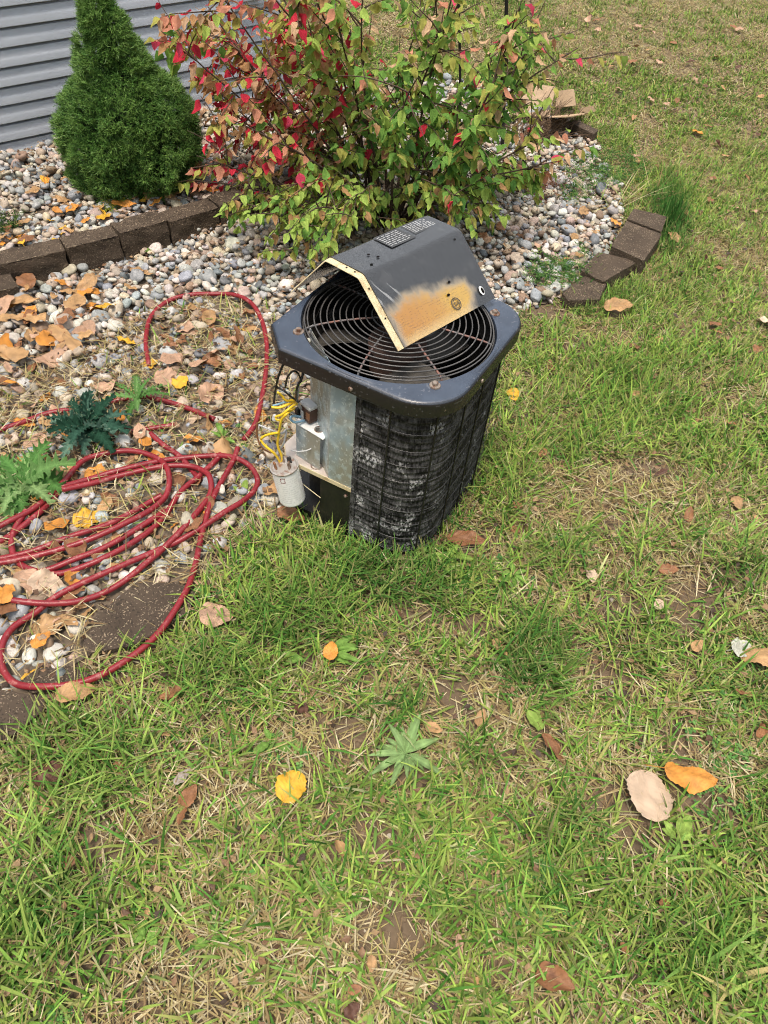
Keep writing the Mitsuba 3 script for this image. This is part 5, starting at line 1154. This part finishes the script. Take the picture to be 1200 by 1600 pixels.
rosette(1052, 1318, 5, 44, .012, G3, 'bright green small weed below the pale beige leaf', .2, 2.6, (.4, 1.0), shape=oval)
rosette(838, 1148, 3, 34, .013, G3, 'bright green broad-leaved seedling left of centre right lawn', .3, 2.4, (.3, .8), shape=oval)
rosette(108, 1310, 3, 30, .010, G3, 'small pointed green weed beside the left soil mound', 2.0, 3.6, (.2, .6), shape=oval)
rosette(230, 1470, 5, 34, .012, G2, 'low broad-leaved weed near the lower left bare patch', 0, 6.28, (.2, .6), shape=oval)
rosette(330, 1475, 4, 36, .012, G2, 'broad-leaved weed right of the lower left bare patch', 0, 6.28, (.2, .6), shape=oval)
rosette(425, 1165, 5, 36, .010, G2, 'small weed above the bright yellow leaf', 0, 6.28, (.2, .7), shape=oval)
rosette(700, 880, 9, 40, .010, G3, 'light green weed rosette at the right foot of the condenser', 0, 6.28, (.2, .7), shape=oval)
rosette(800, 905, 9, 34, .010, G2, 'green weed rosette further right of the condenser foot', 0, 6.28, (.2, .7), shape=oval)
rosette(380, 780, 6, 30, .010, G3, 'small green weed left of the hanging capacitor', 0, 6.28, (.3, .9), shape=oval)
rosette(350, 690, 8, 34, .009, G2, 'leafy weed between the upper hose loops and the wires', 0, 6.28, (.3, .9), shape=oval)
rosette(240, 400, 5, 18, .010, G2, 'small green weed on pebbles above the hose arc', 0, 6.28, (.3, .8), shape=oval)
rosette(820, 305, 6, 22, .012, G2, 'small green weed in the gravel right of the shrub', 0, 6.28, (.4, 1.0), shape=oval)

def thistle(px, py, n, Lpx, W, cols, label, az=(0, 6.28), up=(.5, 1.1), z0=.02):
    p = G(px, py, .03); k0 = thing('thistle', label, 'thistle'); p = np.array([p[0], p[1], ground_at(p[0], p[1]) + z0]); L = Lpx * float(px_m(p))
    for k in range(n):
        a = az[0] + (az[1] - az[0]) * (k + .5) / n + wr.normal(0, .15); l = L * wr.uniform(.7, 1.1); nl = 8
        mid = arch(p, a, l, wr.uniform(*up), nl * 4 + 1, wr.uniform(.9, 1.5)); t = np.gradient(mid, axis=0); t /= np.linalg.norm(t, axis=1, keepdims=True)
        sd = np.cross(t, [0, 0, 1.0]); sd /= np.linalg.norm(sd, axis=1, keepdims=True); nu = np.cross(sd, t); roll = wr.normal(0, .3); sd, nu = sd * math.cos(roll) + nu * math.sin(roll), nu * math.cos(roll) - sd * math.sin(roll)
        N_ = len(mid); s = np.linspace(0, 1, N_); env = W * l / L * (np.sin(np.pi * s ** .8) ** .7 * .9 + .12) * (1 - .2 * s); env[-1] = .001
        col = cols[k % len(cols)] * wr.uniform(.8, 1.15); mb = MB()
        for sg in (1, -1):
            i = np.arange(N_); ph = i % 4; w = env * np.array([.40, .70, 1.0, .80])[ph] * (1 + .12 * wr.normal(size=N_)); fw = np.array([0, .5, 1.0, .35])[ph] * l / nl * .55
            up_ = env * np.array([.05, .35, .55, -.15])[ph] * (1 + .5 * wr.normal(size=N_))
            edge = mid + sd * (sg * w)[:, None] + t * fw[:, None] + nu * up_[:, None]; half = mid + sd * (sg * w * .5)[:, None] + t * (fw * .45)[:, None] + nu * (up_ * .2 + env * .12)[:, None]
            V = np.stack([mid, half, edge], 1).reshape(-1, 3); C = np.stack([np.tile(col * 1.35, (N_, 1)), np.tile(col, (N_, 1)), np.tile(col * 1.08, (N_, 1))], 1).reshape(-1, 3)
            f = grid(N_, 3); mb.put(V, f if sg > 0 else f[:, ::-1], np.clip(C, 0, .9))
            tips = np.nonzero(ph == 2)[0]; e = edge[tips]; d_ = sd[tips] * sg * .7 + t[tips] * .6 + nu[tips] * .3
            V = np.stack([e + t[tips] * .0008, e - t[tips] * .0008, e + d_ * .0065], 1).reshape(-1, 3); mb.put(V, np.arange(len(V)).reshape(-1, 3), np.array([.45, .45, .3]))
        add('leaf', mb.mesh(), 'mat_leaf', k0, smooth=True, color=mb.color())
TH1, TH2 = pal((118, 160, 96), (96, 142, 78), (150, 184, 122)) * .85, pal((58, 92, 78), (78, 112, 98), (46, 80, 64), (104, 138, 122)) * .85
thistle(34, 752, 20, 92, .042, TH1, 'pale green thistle with jagged spiny leaves at the left edge above the hose coils', up=(.35, 1.0))
thistle(140, 672, 17, 80, .036, TH2, 'dark bluish green thistle beside the paler one above the hose coils', up=(.4, 1.1))
thistle(215, 622, 8, 64, .020, TH1[:2], 'small green thistle behind the bluish one, below the hose arc', up=(.4, 1.1))

def ferny(px, py, rx, ry, n, h, cols, label, cat='ground cover plant', lw=.006):
    k0 = thing('feathery_weed', label, cat); mb = MB(); th, rr = wr.uniform(0, 2 * np.pi, n), np.sqrt(wr.random(n)); p = G(px + rx * rr * np.cos(th), py + ry * rr * np.sin(th), .02)
    for k in range(n):
        b = np.array([p[k, 0], p[k, 1], ground_at(p[k, 0], p[k, 1]) - .01]); a = wr.uniform(0, 6.28); mid = arch(b, a, h * wr.uniform(.6, 1.2), wr.uniform(.7, 1.5), 8, wr.uniform(.4, 1.4)); c = cols[wr.integers(len(cols))] * wr.uniform(.8, 1.15)
        t = np.gradient(mid, axis=0); t /= np.linalg.norm(t, axis=1, keepdims=True); sd = np.cross(t, [0.01, 0, 1.0]); sd /= np.linalg.norm(sd, axis=1, keepdims=True)
        for i in range(2, 8):
            for sg in (1, -1):
                d_ = sd[i] * sg + t[i] * .6 + wr.normal(0, .35, 3); d_ /= np.linalg.norm(d_); e = np.cross(d_, wr.normal(size=3)); e /= np.linalg.norm(e); l = lw * 2.2 * wr.uniform(.6, 1.2)
                mb.put([mid[i], mid[i] + d_ * l * .5 + e * lw * .45, mid[i] + d_ * l, mid[i] + d_ * l * .5 - e * lw * .45], [[0, 1, 2], [0, 2, 3]], c)
    add('foliage', mb.mesh(), 'mat_leaf', k0, smooth=True, color=mb.color(), kind='stuff')
FC = pal((92, 138, 74), (112, 154, 86), (80, 122, 70), (132, 166, 92)) * .8
ferny(862, 428, 38, 26, 150, .075, FC, 'feathery green weed in the gravel right of the condenser cover')
ferny(950, 268, 62, 28, 260, .09, FC, 'spreading bright green weed at the gravel edge behind the right edging blocks')
ferny(900, 300, 20, 12, 50, .06, FC, 'small green weed among pebbles left of the spreading bright green weed')
ferny(915, 420, 20, 30, 50, .08, FC, 'thin pale weed between the middle and lowest right edging blocks')
ferny(175, 338, 16, 9, 50, .05, pal((150, 160, 60), (120, 150, 60)), 'yellow green moss-like weed on the terrace below the evergreen', lw=.004)
ferny(14, 366, 22, 18, 60, .06, pal((60, 86, 50), (90, 110, 60)), 'dark green low plant on the terrace at the left edge')
ferny(8, 232, 14, 12, 40, .07, pal((70, 84, 60), (110, 110, 80)), 'small grey green plant at the foot of the house wall')
ferny(790, 285, 34, 22, 130, .12, pal((34, 30, 30), (54, 40, 38), (28, 26, 28)), 'dark brown withered plant under the right side of the shrub', lw=.008)
ferny(840, 290, 30, 22, 110, .12, pal((130, 84, 70), (150, 110, 84), (104, 70, 56)), 'reddish brown dried plant in the gravel right of the shrub', lw=.005)

k0 = thing('dead_perennial', 'clump of thin brown dead stems at the far end of the gravel by the cardboard', 'dead plant'); mb = MB()
for k in range(150):
    p = G(838 + wr.normal(0, 18), 208 + wr.normal(0, 8), .02); b = np.array([p[0], p[1], ground_at(p[0], p[1]) - .02]); v, f = tube(arch(b, wr.uniform(-.9, 1.6), wr.uniform(.10, .24), wr.uniform(.5, 1.3), 5, .3), np.linspace(.0028, .0012, 5), 4, caps=False); mb.put(v, f)
add('stems', mb.mesh(), 'mat_deadstem', k0, smooth=True, kind='stuff')

# leafy vine sprig reaching out of the shrub in front of the siding
k0 = thing('vine_sprig', 'pale green lobed vine leaves hanging from a thin stem in front of the siding', 'vine')
c = SB + (G(280, 80) - SB) * 0; d = ray(280, 66); nrm = np.array([SB[0], SB[1], 0]) / np.hypot(SB[0], SB[1]); vp = np.array([0, 0, H]) + d * (((SB + nrm * .05 - [0, 0, H]) @ nrm) / (d @ nrm))
d = ray(400, 92); vq = np.array([0, 0, H]) + d * (((SB + nrm * .05 - [0, 0, H]) @ nrm) / (d @ nrm))
v, f = tube(smooth_path([vq, vq * .6 + vp * .4 + [0, 0, .05], vp + [0, 0, .035], vp - [.02, 0, .0]], 6), .0016, 5); add('stem', (v, f), 'mat_bark', k0, smooth=True)
v, f = tube(smooth_path([vq, vq * .5 + SB * .5 + [-.08, 0, .2], SB + [-.03, 0, .0]], 6), .0028, 5); add('stem', (v, f), 'mat_bark', k0, smooth=True)
VG = pal((138, 178, 84), (110, 156, 72), (160, 190, 96), (176, 188, 92)) * .9
for k in range(15):
    q = vp + wr.normal(0, 1, 3) * [.042, .025, .05] + ([0, 0, -.02] if k < 12 else [.10, 0, -.07]); V, F, s_ = LF[k % 14]; x = np.array([wr.normal(0, .6), wr.normal(-.3, .4), -1.0]); x /= np.linalg.norm(x); y = np.cross(wr.normal(size=3) * .6 + [0, -1, .3], x); y /= np.linalg.norm(y); n_ = np.cross(x, y)
    L = wr.uniform(.045, .07); add('leaf', (q + (V[:, :1] * x + V[:, 1:2] * y * 1.45 + V[:, 2:] * n_) * L, F), 'mat_leaf', k0, smooth=True, color=leaf_colors(wr, s_, V * .06, VG[k % 4], .75, .15))

# black metal pole and hook frame behind the shrub
pb = G(789, 222, .02); dn = np.array([pb[0], pb[1], 0]) / np.hypot(pb[0], pb[1]); d = ray(792, -70); pt = np.array([0, 0, H]) + d * (((pb - [0, 0, H]) @ dn) / (d @ dn))
po = thing('garden_pole', 'thin black metal pole standing up behind the right side of the shrub', 'pole')
v, f = tube(np.array([pb - [0, 0, .1], pb * .5 + pt * .5, pt, pt + (pt - pb) * .3]), .0095, 10); add('shaft', (v, f), 'mat_black', po, smooth=True)
v, f = tube(smooth_path([pt + (pt - pb) * .28, pt + (pt - pb) * .3 + [-.10, 0, .12], pt + (pt - pb) * .3 + [-.22, 0, .05], pt + (pt - pb) * .3 + [-.24, 0, -.06]], 8), .007, 8); add('hook', (v, f), 'mat_black', po, smooth=True)
pb2 = G(722, 232, .02); d = ray(716, -20); pt2 = np.array([0, 0, H]) + d * (((pb2 - [0, 0, H]) @ dn) / (d @ dn))
po = thing('garden_stake', 'second black metal stake, mostly hidden in the shrub left of the pole', 'pole')
v, f = tube(np.array([pb2 - [0, 0, .1], pb2 * .5 + pt2 * .5, pt2 + (pt2 - pb2) * .2]), .007, 8); add('shaft', (v, f), 'mat_black', po, smooth=True)
v, f = revolve([(0, .012), (.009, .008), (.011, 0), (.009, -.008), (0, -.012)], 10); add('knob', (v + pt2 + (pt2 - pb2) * .2, f), 'mat_black', po, smooth=True)

# torn cardboard lying behind the gravel
k0 = thing('cardboard_box', 'flattened torn brown cardboard box lying at the far end of the gravel behind the shrub', 'cardboard box')
def panel(pts, name, mat, th=.005, bump=.010):
    """A sheet over four corners (photo place and height), a little warped."""
    q = np.array([G(x, y, z) for x, y, z in pts]); q[:, 2] += land(q[:, 0], q[:, 1]); n = 9
    a, b = np.meshgrid(np.linspace(0, 1, n), np.linspace(0, 1, n), indexing='ij'); a, b = a[..., None], b[..., None]
    V = (1 - a) * (1 - b) * q[0] + a * (1 - b) * q[1] + a * b * q[2] + (1 - a) * b * q[3]; nrm = np.cross(q[1] - q[0], q[3] - q[0]); nrm /= np.linalg.norm(nrm)
    V = V + nrm * (bump * 2 * (meshkit.fbm(V * 6, 2, 12) - .5))[..., None]; V = V.reshape(-1, 3); F = grid(n, n); k = n * n
    e = [(i * n, (i + 1) * n) for i in range(n - 1)] + [((i + 1) * n + n - 1, i * n + n - 1) for i in range(n - 1)] + [(i + 1, i) for i in range(n - 1)] + [((n - 1) * n + i, (n - 1) * n + i + 1) for i in range(n - 1)]
    add(name, (np.vstack([V, V - nrm * th]), np.vstack([F, F[:, ::-1] + k, tris([[u, w, w + k, u + k] for u, w in e])])), mat, k0, smooth=30)
panel([(796, 176, .05), (860, 176, .10), (868, 136, .10), (822, 130, .05)], 'panel', 'mat_card')
panel([(862, 182, .03), (914, 180, .03), (908, 176, .16), (864, 178, .18)], 'flap', 'mat_card')
panel([(868, 168, .06), (900, 165, .06), (896, 140, .10), (872, 142, .12)], 'flap', 'mat_card')
panel([(906, 178, .02), (932, 176, .02), (926, 166, .05), (908, 168, .05)], 'flap', 'mat_card')
panel([(826, 172, .13), (862, 166, .13), (866, 158, .16), (836, 160, .16)], 'paper', 'mat_white', .001)

# clods of soil and grit on the bare patches
mbk2 = MB(); ic0 = trimesh.creation.icosphere(0); iv, if_ = np.array(ic0.vertices), np.array(ic0.faces)
xy, bare, *_r = pts_in(60000, -1.4, 2.0, -.1, 3.0, 1); m = wr.random(len(xy)) < .03 + .6 * bare; q = xy[m][:16000]; n = len(q); sz = wr.lognormal(math.log(.0030), .55, n)
jit = 1 + .3 * wr.normal(size=(n, 12, 1)) * .6
V = (iv[None] * jit * sz[:, None, None]) * np.array([1, 1, .7]) + np.c_[q, land(q[:, 0], q[:, 1]) + sz * .3][:, None]
c = np.array([[.15, .11, .072]]) * wr.uniform(.55, 1.3, (n, 1)); c = np.where(wr.random((n, 1)) < .06, np.array([[.38, .34, .28]]), c)
mbk2.put(V.reshape(-1, 3), (if_[None] + (np.arange(n) * 12)[:, None, None]).reshape(-1, 3), np.repeat(c, 12, 0)); add('soil_clods', mbk2.mesh(), 'mat_clod', color=mbk2.color(), label='small clods and grit on the bare patches of the lawn', cat='soil', kind='stuff')
TRI = (sum(len(meshkit.WRITTEN[d['filename']][1]) for d in scene.values() if d.get('type') == 'ply'))

# ------------------------------------------------------------------ added wooded slope, unseen behind and beside the camera, blocks low sky light
sr = np.random.default_rng(9); aa = np.linspace(math.radians(118), math.radians(424), 150); hh = np.linspace(0, 1, 24)
A_, H_ = np.meshgrid(aa, hh, indexing='ij'); bump = meshkit.fbm(np.stack([np.cos(A_) * 6, np.sin(A_) * 6, H_ * 4], -1), 4, 2)
R_s = 13 + 6 * H_ + 5 * (bump - .5); top = 6.5 + 3 * meshkit.fbm(np.stack([np.cos(A_) * 3, np.sin(A_) * 3, A_ * 0], -1), 2, 7)
V = np.stack([np.cos(A_) * R_s, 2 + np.sin(A_) * R_s, H_ * top - .3], -1).reshape(-1, 3)
add('added_wooded_slope', (V, grid(150, 24)), 'mat_added_woods', smooth=True, label='added wooded slope around the garden, out of the frame, blocking low sky light', kind='structure')
